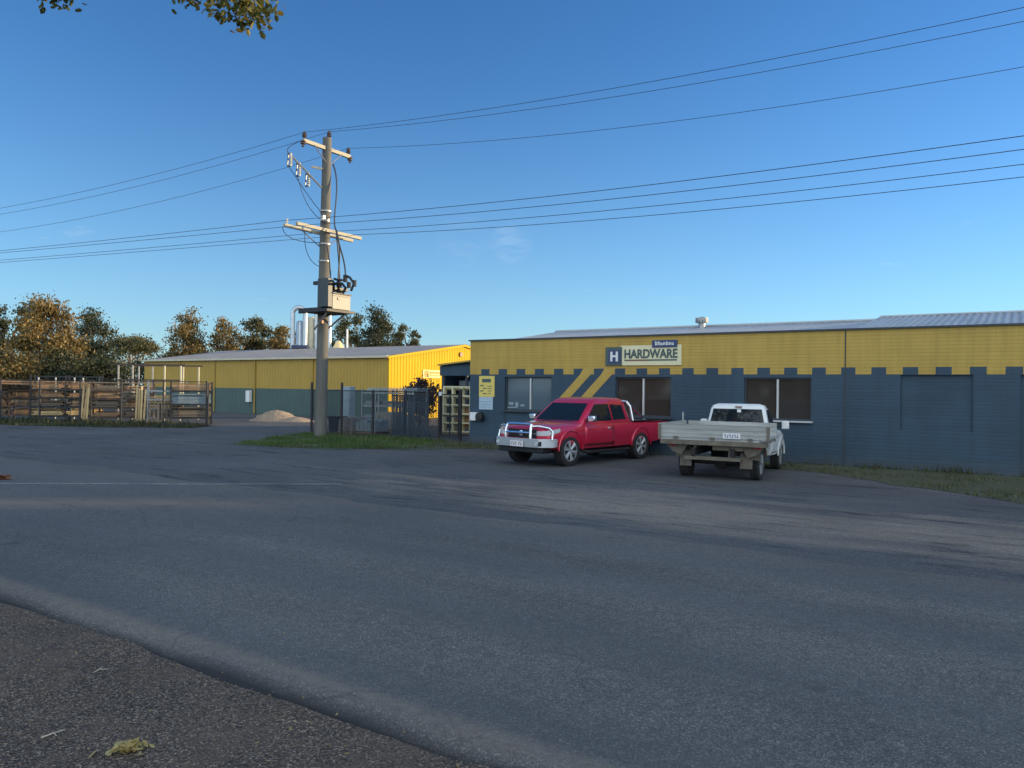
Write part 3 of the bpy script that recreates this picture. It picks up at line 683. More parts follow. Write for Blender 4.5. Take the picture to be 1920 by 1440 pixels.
b.loft(secs, caps=False, closed=False); b.build('end_wall', M['shedyellow'], shed, angle=20)
b = MB()
for i in range(int(L_/0.3)*4+1):
    pass
secs = []
for i in range(0, 441):
    xx = -L_-0.15+(L_+0.35)*i/440; d = 0.03 if (i % 4) in (0, 1) else 0
    secs.append([(xx, -0.25, EV-0.02+d), (xx, DP/2, RG+0.03+d), (xx, DP+0.25, EV-0.02+d)])
b.loft(secs, caps=False, closed=False); b.build('roof', M['shedroof'], shed, angle=20)
b = MB(); b.box((-L_/2, -0.20, EV-0.02), (L_+0.2, 0.16, 0.14)); b.build('gutter', M['ductwarm'], shed)
b = MB(); b.prism([(-0.2,EV-0.14), (DP/2,RG-0.12), (DP+0.2,EV-0.14), (DP+0.2,EV+0.02), (DP/2,RG+0.05), (-0.2,EV+0.02)], 'X', 0.10, 0.16); b.build('barge_board', M['shedyellow'], shed)
for xx in (-7.0,-13.2,-18.0,-22.5):
    MB().tube([(xx,-0.10,0.05), (xx,-0.10,EV-0.1)], 0.05, 8).build('downpipe', M['sheddull'], shed)
MB().box((0.06,0.0,EV/2), (0.10,0.12,EV)).build('corner_trim', M['shedyellow'], shed)
b = MB(); b.box((0.06,4.3,3.05), (0.03,1.9,0.55)); o = b.build('faded_sign', M['posteryellow'], shed, angle=0)
b = MB(); b.box((0.085,3.75,3.05), (0.02,0.42,0.44)); b.box((0.085,4.65,3.14), (0.02,1.15,0.12)); b.box((0.085,4.65,2.95), (0.02,1.15,0.06)); b.build('sign_mark', M['sheddull'], o, angle=0)
MB().lathe([(0.17,0), (0.17,0.10)], axis='X', n=16).build('gable_vent', M['signred'], shed).location = (0.03,7.6,4.55)
b = MB(); b.box((-13.7,-0.2,1.30), (0.40,0.28,0.85)); b.build('switch_box', M['white'], shed, bevel=0.02)
MB().box((-L_/2,DP-0.1,2.05), (L_,0.12,4.0)).build('back_wall', M['sheddull'], shed)
MB().box((-L_+0.06,DP/2,2.05), (0.12,DP-0.5,4.0)).build('far_end_wall', M['sheddull'], shed)

# open-fronted annex between shed and store
an = empty('open_annex', (-3.70,40.0,0), ROT)
tag(an, 'dark open-fronted lean-to between the yellow shed and the store', 'building')
b = MB(); b.box((1.5,2.6,1.6), (3.0,0.15,3.2)).box((0.08,1.3,1.6), (0.15,2.45,3.2)); b.build('wall', M['tanknavy'], an)
b = MB(); b.box((1.5,-0.02,2.98), (3.0,0.14,0.50)); b.build('fascia', M['navyplain'], an)
b = MB(); b.prism([(0,3.24), (3.0,3.52), (3.0,3.60), (0,3.32)], 'Y', -0.3, 2.8); b.build('roof', M['yellowpaint'], an)
b = MB(); b.prism([(0.0,3.236), (3.0,3.236), (3.0,3.516)], 'Y', 0.0, 0.1); b.build('gable', M['navyplain'], an)
for xx in (0.12,1.6): MB().box((xx,0.12,1.36), (0.12,0.12,2.72)).build('post', M['trim'], an)
b = MB(); b.box((1.0,1.2,2.35), (1.1,0.5,0.28)); b.build('wall_light', M['bluegrey'], an, bevel=0.02)

# dust extraction plant behind the shed
de = empty('dust_extractor', (-19.3,70.0,0), 0.15)
tag(de, 'galvanised dust extraction plant with U-bend ducts rising behind the shed', 'machine')
def ubend(x0, x1, z0, z1, r, y=0.0):
    c = (x0+x1)/2; q = (x1-x0)/2
    return [(x0,y,z0)]+[(c-q*cos(pi*k/10), y, z1+q*sin(pi*k/10)) for k in range(11)]+[(x1,y,z0)]
for (x0, x1, zt, y, mm) in ((-0.7,0.4,8.7,0,'duct'), (1.35,2.5,8.7,0.5,'duct')):
    MB().tube(ubend(x0, x1, 4.5, zt, 0.2, y), 0.21, 12).build('duct', M[mm], de)
MB().lathe([(0.36,3.5), (0.36,8.3), (0.22,8.5)], (0.85,0.9,0), n=16).build('cyclone', M['ductwarm'], de)
MB().lathe([(0.34,3.5), (0.34,7.9), (0.20,8.1)], (-0.15,0.7,0), n=16).build('cyclone', M['duct'], de)
MB().lathe([(0.30,3.5), (0.30,7.0), (0.2,7.2)], (1.9,1.3,0), n=16).build('cyclone', M['white'], de)
b = MB(); b.box((0.6,0.1,5.0), (3.2,1.6,1.0)).box((0.0,-0.2,5.65), (1.4,1.2,0.3)); b.build('fan_housing', M['bluebox'], de, bevel=0.04)
b = MB(); b.lathe([(0.25,4.2), (0.62,5.0), (0.62,5.5), (0.30,6.1), (0.16,6.3)], (3.4,0.2,0), n=16); b.build('hopper', M['timberpale'], de)
MB().tube([(4.15,0.2,4.0), (4.15,0.2,7.4)], 0.09, 8).build('vent_pipe', M['white'], de)
b = MB()
for xx in (-1.0,2.0,3.0,4.0): b.box((xx,0,2.3), (0.12,0.12,4.6)).box((xx,1.4,2.3), (0.12,0.12,4.6))
b.box((1.5,0.7,4.45), (5.4,1.7,0.10)); b.build('support_frame', M['darksteel'], de)

# sand heap and lit yard
b = MB(); r = random.Random(5); secs = []
for j in range(11):
    rr_ = j/10
    secs.append([((1.95*(1-rr_)+0.03)*cos(2*pi*k/26)*(1+0.14*sin(3*k+j)+0.06*r.random()), (1.2*(1-rr_)+0.02)*sin(2*pi*k/26)*(1+0.1*sin(2*k)), 0.64*(1-(1-rr_)**1.5)+0.03*sin(k*2.1+j)*(rr_ > 0) if j else -0.02) for k in range(26)])
b.loft(secs); o = b.build('sand_heap', M['sand'], angle=50); o.location = (-14.05,46.0,0); o.scale = (0.74,0.80,1.0)
tag(o, 'low heap of pale sand on the yard in front of the green shed wall', 'sand heap')
b = MB(); secs = []
for j in range(8):
    rr_ = j/7; secs.append([((1.1*(1-rr_)+0.02)*cos(2*pi*k/20)*(1+0.12*sin(3*k+1)), (0.8*(1-rr_)+0.02)*sin(2*pi*k/20), 0.28*(1-(1-rr_)**1.6) if j else -0.02) for k in range(20)])
b.loft(secs); o = b.build('sand_heap', M['sand'], angle=50); o.location = (-12.75,45.6,0)
tag(o, 'smaller low sand heap to the right of the main heap, behind the pole', 'sand heap')

# ------------------------------------------------------------------ power pole (local x = along the street U, local -y = towards the viewer)
pole = empty('power_pole', (-7.85,31.65,0), ROT)
tag(pole, 'tall concrete power pole on the grass with two timber crossarms', 'power pole')
def PL(z): return 0.16*z/12.2                                            # the pole leans a little along the street
b = MB(); b.tube([(PL(z),0,z) for z in (-0.1,0.4,3,6,9,12.3)], [0.255,0.25,0.235,0.22,0.20,0.18], 20); b.build('shaft', M['concrete'], pole, angle=50)
ZH, ZL = 11.85, 8.42
b = MB(); b.box((PL(ZH)+0.02,0.0,ZH), (0.13,2.55,0.15)); b.build('crossarm', M['polewood'], pole, bevel=0.008)
b = MB(); b.box((PL(ZL)-0.30,0.0,ZL), (0.12,3.7,0.13)); b.build('crossarm', M['polewood'], pole, bevel=0.008)
b = MB(); b.box((PL(ZL)+0.30,0.0,ZL+0.02), (0.12,3.5,0.13)); b.build('crossarm', M['polewood'], pole, bevel=0.008)
for s in (-1,1):
    MB().tube([(PL(ZH)+0.08,s*0.75,ZH-0.05), (PL(ZH)+0.1,s*0.10,ZH-0.62)], 0.022, 6).build('arm_brace', M['steel'], pole)
    MB().tube([(PL(ZL)-0.26,s*1.0,ZL-0.05), (PL(ZL)-0.16,s*0.12,ZL-0.60)], 0.022, 6).build('arm_brace', M['steel'], pole)
def insul(b, p, h=0.26, r=0.085):
    b.lathe([(0.025,0), (0.03,0.06), (r,0.07), (r*0.75,0.12), (r,0.135), (r*0.7,0.19), (r*0.85,0.20), (0.04,h)], p, n=10)
HVp = [(PL(ZH),-1.20,ZH+0.08), (PL(12.3),0.10,12.32), (PL(ZH),1.20,ZH+0.08)]
LVp = [(PL(ZL)-0.30,-1.72,ZL+0.07), (PL(ZL)-0.30,-0.75,ZL+0.07), (PL(ZL)-0.30,0.75,ZL+0.07), (PL(ZL)-0.30,1.62,ZL+0.07)]
for p in HVp:
    b = MB(); insul(b, p, 0.30, 0.10); b.build('insulator', M['porcelain'], pole)
for p in LVp:
    b = MB(); insul(b, p, 0.16, 0.055); b.build('insulator', M['pale'], pole)
for s in (-1.25,1.25):                                                    # strain insulator strings on the arm ends
    b = MB(); b.tube([(PL(ZH)+0.02,s,ZH-0.02), (PL(ZH)+0.02,s*1.03,ZH-0.25)], 0.05, 8)
    b.lathe([(0.03,0), (0.11,0.02), (0.11,0.06), (0.04,0.07), (0.11,0.10), (0.11,0.14), (0.03,0.16)], (PL(ZH)+0.02,s*1.02,ZH-0.16), n=12)
    b.build('strain_insulator', M['porcelain'], pole)
# fuse bracket running out towards the viewer, with three drop-out fuses
b = MB(); b.tube([(PL(10.6),-0.15,10.15), (PL(10.6)-0.1,-1.75,11.15)], 0.035, 6); b.tube([(PL(10.6),-0.1,11.0), (PL(10.6)-0.05,-0.75,10.95)], 0.05, 6); b.build('fuse_bracket', M['steel'], pole)
for k, t in enumerate((0.42,0.72,1.0)):
    y = -0.15-1.60*t; z = 10.15+1.0*t; f = MB()
    f.tube([(PL(z)-0.12,y,z+0.08), (PL(z)-0.12,y,z-0.42)], 0.045, 8)
    for q in range(4): f.lathe([(0.04,0), (0.085,0.015), (0.04,0.035)], (PL(z)-0.12,y,z-0.32+q*0.08), n=10)
    fo = f.build('drop_fuse', M['pale'], pole)
    f = MB(); f.tube([(PL(z)-0.26,y,z+0.06), (PL(z)-0.30,y-0.02,z-0.34)], 0.024, 6); f.box((PL(z)-0.2,y,z+0.08), (0.2,0.06,0.06)); f.box((PL(z)-0.2,y,z-0.40), (0.2,0.06,0.06)); f.build('fuse_tube', M['porcelain'], fo)
# small fittings on the shaft
for z in (9.25,7.9,7.2): MB().lathe([(0.245,0), (0.245,0.06)], (PL(z),0,z), n=18).build('pole_band', M['steel'], pole)
b = MB(); b.box((PL(8.9)+0.1,-0.24,8.95), (0.18,0.14,0.22)); b.box((PL(8.9)+0.24,-0.17,8.86), (0.22,0.12,0.10)); b.build('cable_clamp', M['steel'], pole)
b = MB(); b.box((0.16,-0.2,4.78), (0.22,0.12,0.24)); b.build('warning_plate', M['signred'], pole)
# cables looping down the right side of the pole to the transformer
def bez(a, c, d, e, n=14):
    out = []
    for i in range(n+1):
        t = i/n; out.append(tuple(a[k]*(1-t)**3+3*c[k]*t*(1-t)**2+3*d[k]*t*t*(1-t)+e[k]*t**3 for k in range(3)))
    return out
for pts in (bez((0.20,0.3,11.3), (0.9,0.2,10.2), (0.35,0.0,8.8), (0.95,-0.15,8.35)), bez((0.95,-0.15,8.35), (1.1,-0.2,7.7), (1.6,-0.3,7.2), (1.87,-0.54,6.47)),
            bez((0.75,0.0,8.5), (0.85,0,7.8), (0.85,0.1,7.2), (0.77,0.23,6.34)), bez((1.0,-0.2,8.3), (1.3,-0.2,7.6), (1.15,-0.2,7.1), (1.12,-0.2,6.39)), bez((0.35,-0.1,7.85), (0.42,-0.05,7.4), (0.50,-0.05,6.9), (0.62,-0.12,6.26))):
    MB().tube(pts, 0.032, 6).build('cable', M['wire'], pole)
for pts in (bez((-0.12,-1.75,10.75), (-0.2,-1.2,10.4), (-0.2,-0.7,9.8), (0.05,-0.12,9.2)), bez((-0.12,-1.27,10.45), (-0.2,-0.9,9.6), (-0.25,-0.5,9.2), (0.05,-0.12,8.9)),
            bez((-0.4,-1.75,8.4), (-0.6,-1.6,8.0), (-0.5,-0.8,7.9), (0.0,-0.12,8.0)), bez((-0.24,-0.75,8.38), (-0.4,-0.7,7.6), (-0.3,-0.4,7.1), (0.0,-0.12,7.0)), bez((-0.05,-1.2,11.9), (-0.3,-1.6,11.6), (-0.3,-1.75,11.5), (-0.12,-1.75,11.25))):
    MB().tube(pts, 0.014, 5).build('cable', M['wire'], pole)
# transformer
tr = empty('transformer', Vector(pole.location)+Vector(RV(0.72,-0.12,0)), ROT)
tag(tr, 'grey pole-mounted transformer on a dark platform, with black bushings on top', 'transformer')
b = MB(); b.box((0.0,0.12,5.50), (0.80,0.98,0.60))
b.box((0.405,0.12,5.74), (0.02,0.99,0.05)); b.box((0.41,-0.05,5.62), (0.03,0.14,0.10))
b.build('tank', M['trafogrey'], tr, bevel=0.015)
b = MB(); b.box((0.0,0.12,5.83), (0.88,1.06,0.05)); b.build('lid', M['trafobox'], tr, bevel=0.01)
b = MB(); b.box((0.10,-0.50,5.83), (0.60,0.24,1.14)); b.build('cable_box', M['trafobox'], tr, bevel=0.015)
b = MB(); b.box((-0.25,0.0,5.12), (1.5,1.5,0.10)); b.box((-0.6,-0.62,5.15), (1.3,0.10,0.20)); b.box((-0.6,0.62,5.15), (1.3,0.10,0.20)); b.build('platform', M['darksteel'], tr)
b = MB(); b.tube([(-0.70,-0.3,4.4), (0.25,-0.5,5.08)], 0.04, 6); b.tube([(-0.70,0.3,4.4), (0.25,0.5,5.08)], 0.04, 6); b.build('platform_brace', M['steel'], tr)
for (x, y, h) in ((0.05,0.35,0.5), (0.40,-0.08,0.55), (0.30,-0.25,0.5), (-0.1,0.0,0.42)):
    b = MB(); q = [(0.04,0)]
    for i in range(5): q += [(0.10,0.06+i*h/6), (0.055,0.09+i*h/6)]
    q += [(0.03,h)]; b.lathe(q, (x,y,5.85), n=10); b.build('bushing', M['black'], tr)
b = MB(); b.box((0.15,0.1,6.02), (0.55,0.75,0.10)); b.tube([(-0.1,-0.3,6.1), (0.6,-0.35,6.2), (0.95,-0.4,6.15), (1.25,-0.5,5.95), (1.1,-0.5,5.75)], 0.055, 8)
b.tube([(0.1,0.0,6.45), (0.5,-0.2,6.35), (0.9,-0.35,6.3)], 0.05, 8); b.lathe([(0.09,0), (0.09,0.28)], (1.15,-0.42,6.2), n=10); b.lathe([(0.08,0), (0.09,0.22)], (1.38,-0.45,5.95), n=10); b.tube([(1.15,-0.42,6.45), (1.45,-0.48,6.35), (1.70,-0.5,6.10), (1.55,-0.5,5.82)], 0.05, 8); b.lathe([(0.08,0), (0.085,0.24)], (1.72,-0.5,5.98), n=10); b.build('surge_arrester', M['black'], tr)
MB().box((-0.33,-0.55,6.24), (0.28,0.12,0.14)).build('bracket_light', M['black'], tr)

# overhead lines: one thing per conductor, one span each side of the pole
def para(a, m_, e, n=60):
    """parabolic span from a to e whose middle passes through height m_"""
    out = []
    for i in range(n+1):
        t = i/n; p = [a[k]+(e[k]-a[k])*t for k in range(3)]; p[2] -= 4*m_*t*(1-t); out.append(tuple(p))
    return out
PW = Matrix.Translation(pole.location) @ Matrix.Rotation(ROT, 4, 'Z')
DL = Vector((-0.925,0.38,0)); DR = Vector((UX, UY, 0))
NM = ['nearest', 'middle', 'farthest']
for i, p in enumerate(HVp):
    a = PW @ Vector((p[0], p[1], p[2]+0.27)); off = PW.to_3x3() @ Vector((0,p[1],0))
    eL = a+DL*52; eR = a+DR*50; sl, sr = (1.80,2.0,2.15)[i], (1.31,1.49,1.81)[i]
    b = MB(); b.tube(para(eL, sl, a)+para(a, sr, eR)[1:], 0.0085, 5)
    tag(b.build('power_line', M['wire']), 'thin overhead wire on the top crossarm of the pole, ' + ('fastened to its left end', 'fastened to the pole tip', 'fastened to its right end')[i], 'power line', 'overhead power lines')
for i, p in enumerate(LVp):
    a = PW @ Vector((p[0], p[1], p[2]+0.14)); eL = a+DL*52; eR = a+DR*50
    b = MB(); b.tube(para(eL, (0.28,0.12,0.13,0.05)[i], a)+para(a, (0.81,0.85,0.82,0.93)[i], eR)[1:], 0.0105, 5)
    tag(b.build('power_line', M['wire']), 'overhead wire on the lower crossarm of the pole, ' + ('on its leftmost pin', 'second pin from the left', 'third pin from the left', 'on its rightmost pin')[i], 'power line', 'overhead power lines')

# ------------------------------------------------------------------ yard fence between pole and store
def chain_fence(name, A, B, H, npost, label, post=0.035, pitch=0.11, hi_posts=(), pm='darksteel', wr=0.0035):
    A = Vector((*A,0)); B = Vector((*B,0)); L_ = (B-A).length; f = empty(name, A, math.atan2(B.y-A.y, B.x-A.x)); tag(f, label, 'fence')
    for i in range(npost):
        x = L_*i/(npost-1); h = H+(0.35 if i in hi_posts else 0.05)
        MB().tube([(x,0,-0.05), (x,0,h)], post, 8).build('post', M[pm], f)
    for z_, r_ in ((H,0.022), (0.08,0.015)): MB().tube([(0,0,z_), (L_,0,z_)], r_, 6).build('rail', M[pm], f)
    w = MB(); n = int(L_/pitch)
    for i in range(-int(H/pitch), n+1):
        for s in (1,-1):
            x0 = i*pitch if s == 1 else i*pitch+H; x1 = x0+s*H; z0, z1 = 0.08, H
            if s == 1:
                if x0 < 0: z0 = 0.08+(-x0)*(H-0.08)/H; x0 = 0
                if x1 > L_: z1 = H-(x1-L_)*(H-0.08)/H; x1 = L_
            else:
                if x1 < 0: z1 = H-(-x1)*(H-0.08)/H; x1 = 0
                if x0 > L_: z0 = 0.08+(x0-L_)*(H-0.08)/H; x0 = L_
            if z1-z0 > 0.05: w.tube([(x0,0.003*s,z0), (x1,0.003*s,z1)], wr, 3, caps=False)
    w.build('wire_mesh', M[pm], f, angle=0, fix=False); return f
chain_fence('mesh_fence', (-8.95,34.45), (-3.0,31.85), 1.92, 5, 'dark wire mesh fence from the power pole to the store yard gate', post=0.055, hi_posts=(0,1), wr=0.008)
sc_ = empty('shade_screen', (-5.05,32.72,0), math.atan2(31.85-34.45, 5.95)); tag(sc_, 'dark navy mesh screen hung on the fence between the gate and the pale pickets', 'screen')
b = MB()
for k in range(24): b.box((0.04+k*0.075,-0.05-0.012*(k % 2),0.93), (0.050,0.012,1.72))
b.build('slats', M['tanknavy'], sc_, angle=0)
b = MB(); b.box((0.9,-0.035,1.75), (1.85,0.03,0.05)); b.box((0.9,-0.035,0.12), (1.85,0.03,0.05)); b.build('battens', M['darksteel'], sc_)
gt = empty('yard_gate', (-2.9,31.8,0), math.atan2(-1.5,1.2)); tag(gt, 'dark steel mesh gate closing the gap beside the store corner', 'gate')
b = MB()
for x in (0.0,0.62,1.25): b.box((x,0,0.95), (0.05,0.05,1.75))
for z in (0.12,0.95,1.82): b.box((0.625,0,z), (1.25,0.045,0.05))
b.build('frame', M['darksteel'], gt)
b = MB()
for i in range(14): b.tube([(0.05+i*0.088,0.0,0.12), (0.05+i*0.088,0.0,1.82)], 0.011, 4)
b.build('bars', M['darksteel'], gt)
for x in (-0.12,1.38): MB().tube([(x,0,0), (x,0,2.05)], 0.06, 8).build('gate_post', M['darksteel'], gt)
MB().box((0.1,-0.12,1.85), (0.16,0.06,0.16)).build('latch', M['white'], gt)

# stock standing behind that fence
def T(name, loc, rz, label, cat, group=None): return tag(empty(name, loc, rz), label, cat, group)
wf = T('frame_stack', (-2.45,34.3,0), ROT*0.4, 'stack of pale cream window frames leaning in the yard beside the store corner', 'window frames')
for q in range(3):
    b = MB(); x0, x1, z0, z1, y = -0.62+q*0.03, 0.62+q*0.03, 0.14, 2.15-q*0.06, q*0.09
    for x in (x0, x0+(x1-x0)/3, x0+(x1-x0)*0.68, x1): b.box((x, y, (z0+z1)/2), (0.06,0.05,z1-z0))
    for k in range(6): b.box(((x0+x1)/2, y+0.002, z0+(z1-z0)*k/5), (x1-x0,0.046,0.06))
    b.build('frame', M['cream'] if q < 2 else M['timberpale'], wf)
b = MB(); b.box((0.15,0.35,0.75), (0.8,0.25,0.9)); b.build('backing_board', M['timber'], wf)
b = MB(); b.box((0,0.0,0.08), (1.4,0.5,0.10)); b.build('skid', M['timbergrey'], wf)
sb = T('steel_cabinet', (-7.95,37.6,0), ROT, 'tall pale blue-grey metal cabinet behind the fence beside the pole', 'cabinet')
b = MB(); b.box((0,0,1.05), (0.42,0.42,2.1)); b.build('body', M['bluegrey'], sb, bevel=0.02)
MB().box((-0.02,-0.22,1.15), (0.34,0.02,1.7)).build('door', M['bluegrey'], sb, bevel=0.005)
def pallet(parent, z=0.0, m='timbergrey', w=1.15, d=1.0):
    b = MB()
    for k in range(6): b.box((-w/2+0.07+k*(w-0.14)/5, 0, z+0.125), (0.10,d,0.022))
    for y in (-d/2+0.05,0,d/2-0.05): b.box((0,y,z+0.065), (w,0.08,0.09))
    for k in range(3): b.box((-w/2+0.07+k*(w-0.14)/2, 0, z+0.010), (0.10,d,0.02))
    return b.build('pallet', M[m], parent, angle=0)
PV = [(-7.2,34.6,0.62,'blockgrey','pallet of small grey pavers behind the fence, nearest the pole'), (-6.2,34.2,0.50,'bluegrey','pallet of pale blocks, second from the pole behind the fence'), (-5.65,35.9,0.80,'blockgrey','taller pallet of grey blocks behind the pale block pallet')]
for i, (x, y, h, mm, lab) in enumerate(PV):
    t = T('paver_pallet', (x,y,0), ROT+0.1*i, lab, 'pallet', 'pallets of pavers in the yard'); pallet(t)
    b = MB(); rr = random.Random(i)
    for a in range(5):
        for c in range(4):
            hh = h-0.1*(rr.random() < 0.3); nz = int(hh/0.1)
            for q in range(nz): b.box((-0.44+a*0.22+rr.uniform(-.008,.008), -0.36+c*0.24+rr.uniform(-.008,.008), 0.145+0.05+q*0.1), (0.20,0.22,0.092))
    b.build('pavers', M[mm], t, angle=0)
rk = T('sheet_rack', (-5.9,38.6,0), ROT, 'grey steel rack of roofing sheets standing behind the mesh fence', 'rack')
for x in (-1.7,-0.55,0.6,1.7):
    for y in (-0.5,0.5): MB().box((x,y,1.0), (0.07,0.07,2.0)).build('upright', M['steel'], rk)
for z in (0.45,1.15,1.80):
    b = MB(); b.box((0,-0.5,z), (3.5,0.06,0.08)).box((0,0.5,z), (3.5,0.06,0.08)); b.build('beam', M['steel'], rk)
for i, (z, mm) in enumerate(((0.55,'bluegrey'), (1.24,'steel'), (1.92,'bluegrey'))):
    t = T('sheet_pack', Vector(rk.location)+Vector(RV(0.1*i,0,z)), ROT, ('pack of blue-grey roofing sheets on the lowest level of the rack', 'pack of silver roofing sheets on the middle level of the rack', 'pack of blue-grey roofing sheets on top of the rack')[i], 'sheets', 'packs of roofing sheets')
    b = MB()
    for k in range(5): b.box((0.02*k-0.04,0.01*k,k*0.035), (3.3,0.9,0.02))
    b.build('sheets', M[mm], t, angle=0)
PF = T('picket_stack', (-4.75,34.1,0), ROT, 'bundle of upright pale pickets on a low stand behind the fence', 'pickets')
b = MB()
for k in range(9): b.box((-0.42+k*0.105,0.02*(k % 2),0.80), (0.045,0.03,1.0))
b.build('pickets', M['bluegrey'], PF, angle=0)
b = MB(); b.box((0,0,0.27), (1.05,0.5,0.06))
for x in (-0.45,0.45): b.box((x,0,0.12), (0.07,0.45,0.24))
b.build('stand', M['timbergrey'], PF, angle=0)
bn = T('waste_bin', (-7.85,34.75,0), ROT, 'low dark bin behind the fence right beside the pole', 'bin')
b = MB(); b.loft([[(-0.26,-0.26,0.04), (0.26,-0.26,0.04), (0.26,0.26,0.04), (-0.26,0.26,0.04)], [(-0.31,-0.31,0.72), (0.31,-0.31,0.72), (0.31,0.31,0.72), (-0.31,0.31,0.72)]]); b.build('body', M['tanknavy'], bn, bevel=0.03)
MB().box((0,0,0.75), (0.66,0.68,0.05)).build('lid', M['trim'], bn, bevel=0.02)

# ------------------------------------------------------------------ timber yard on the left
chain_fence('mesh_fence', (-29.5,41.3), (-15.3,38.6), 2.25, 7, 'tall chain-link fence on dark posts in front of the timber racks', post=0.045, pitch=0.16, wr=0.003)
chain_fence('mesh_fence', (-15.3,38.6), (-16.75,42.6), 2.15, 3, 'short return of chain-link fence at the end of the timber racks', post=0.045, pitch=0.16, wr=0.003)
def rack(loc, rz, w, d, h, levels, label, m='steel', extra=0.3):
    t = T('timber_rack', loc, rz, label, 'rack', 'timber racks in the yard')
    nx = max(2, int(w/1.6)+1)
    for i in range(nx):
        x = -w/2+w*i/(nx-1)
        for y in (-d/2, d/2): MB().box((x,y,(h+extra)/2), (0.07,0.07,h+extra)).build('upright', M[m], t)
    for z in levels:
        b = MB(); b.box((0,-d/2+0.002,z), (w,0.05,0.09)).box((0,d/2-0.002,z), (w,0.05,0.09))
        for i in range(nx): b.box((-w/2+w*i/(nx-1),0,z-0.005), (0.06,d,0.07))
        b.build('beam', M[m], t)
    return t
def pack(loc, rz, L_, nw, nh, tw, th, m, label, seed, ragged_=0.25):
    rr = random.Random(seed); b = MB()
    for a in range(nw):
        for c in range(nh):
            if c >= nh-2 and rr.random() < 0.35: continue
            l = L_-rr.random()*ragged_*1.5; sh = rr.uniform(-0.8,0.8)*ragged_
            b.box((sh, (a-(nw-1)/2)*tw+rr.uniform(-.01,.01), th/2+c*th), (l, tw*0.88, th*0.74))
    for x in (-L_*0.32, L_*0.3): b.box((x,0,nh*th/2), (0.03,nw*tw+0.015,nh*th+0.015))
    o = b.build('timber_pack', M[m], None, angle=0); o.location = loc; o.rotation_euler = (0,0,rz)
    return tag(o, label, 'timber', 'packs of timber on the racks')
RZ = 0.40                                                               # the racks stand along the fence
RK = [(-28.2,43.4,3.3,'rusty steel timber rack at the left edge of the yard','rust'), (-24.6,42.6,3.3,'dark steel timber rack, second from the left in the yard','darksteel'), (-21.2,42.0,3.0,'timber rack in the middle of the row with narrow boards','rust'), (-18.6,41.6,1.9,'half-empty narrow rack left of the stacked grey sheets','steel')]
LV = [0.30,0.80,1.28,1.74]
seed = 100; lvn = ['bottom shelf', 'second shelf', 'third shelf', 'top shelf']; rn = ['the leftmost rack', 'the second rack from left', 'the middle rack', 'the narrow half-empty rack']
kinds = [['timbergrey','timber','timbergrey','timber'], ['timberpale','timbergrey','timber','timber'], ['timber','timbergrey','timber','timbergrey'], ['timbergrey','timberpale','timberpale','timber']]
nmn = {'timber': 'brown', 'timberpale': 'yellow pine', 'timbergrey': 'grey weathered'}
for i, (x, y, w, lab, mm) in enumerate(RK):
    rack((x,y,0), RZ, w, 1.3, 2.15, LV, lab, mm, 0.15+0.25*(i == 1))
    for j, z in enumerate(LV):
        c0, s0 = cos(RZ), sin(RZ); two = w > 2.5
        for q in ((-1,1) if two else (0,)):
            seed += 1; rr = random.Random(seed)
            if i == 3 and j == 3: continue
            dx = q*w*0.25; L2 = (w*0.46 if two else w*0.8)*rr.uniform(0.92,1.10); nh = rr.choice((4,5,6,7)); th = rr.choice((0.05,0.06,0.075))
            nh = max(2, min(nh, int(0.38/th))) if j < 3 else nh
            pack((x+c0*dx, y+s0*dx, z+0.05), RZ+rr.uniform(-0.02,0.02), L2, 7, nh, 0.155, th, kinds[i][j] if q < 1 else kinds[i][(j+1) % 4 if i in (0,2) else j],
                 '%s timber on the %s of %s%s' % (nmn[kinds[i][j] if q < 1 else kinds[i][(j+1) % 4 if i in (0,2) else j]], lvn[j], rn[i], '' if not two else (', left' if q < 0 else ', right')), seed, 0.22)
for i, (x, y, rz, tilt, mm, lab) in enumerate(((-22.9,41.7,0.3,0.16,'timberpale','yellow pine boards leaning against the second rack from the left'), (-19.75,41.2,0.5,0.14,'timberpale','yellow boards leaning beside the narrow half-empty rack'))):
    b = MB(); rr = random.Random(400+i)
    for k in range(4): b.box((-0.3+k*0.13+rr.uniform(-.03,.03), rr.uniform(-.04,.04), 1.0), (0.09,0.03,1.9+rr.uniform(-.3,.3)), rot=(-tilt+rr.uniform(-.03,.03),rr.uniform(-.06,.06),0))
    o = b.build('leaning_boards', M[mm], None, angle=0); o.location = (x,y,0); o.rotation_euler = (0,0,rz); tag(o, lab, 'boards', 'boards leaning on the racks')
for i, (x, y, rz, lab) in enumerate(((-18.4,40.3,0.5,'wooden pallet stood on edge in front of the narrow rack'),)):
    t = T('upright_pallet', (x,y,0.62), 0, lab, 'pallet'); t.rotation_euler = (R(80),0,rz); pallet(t, 0.0, 'timberpale' if i else 'timbergrey')
# long boards laid across the tops, and the stacked sheets at the right end
pack((-27.0,42.9,2.0), RZ, 5.8, 6, 3, 0.16, 0.07, 'timber', 'long orange-brown boards laid across the top of the two left racks', 300, 0.5)
pack((-21.6,42.2,2.12), RZ, 4.2, 3, 1, 0.16, 0.08, 'timbergrey', 'long grey board lying across the rack tops in the middle', 301, 0.1)
sr = rack((-17.15,41.2,0), RZ, 2.0, 1.5, 2.15, [0.35,1.05,1.75], 'dark steel rack of stacked grey sheets at the right end of the yard', 'darksteel', 0.1)
for j, (z, nh, mm, lab) in enumerate(((0.40,7,'timbergrey','wrapped grey timber stack on the bottom of the end rack'), (1.10,7,'bluegrey','blue-grey sheet stack in the middle of the end rack'), (1.80,5,'timber','pinkish brown timber stack on top of the end rack'))):
    pack((-17.15,41.2,z), RZ, 1.95, 7, nh, 0.19, 0.075, mm, lab, 310+j, 0.1)
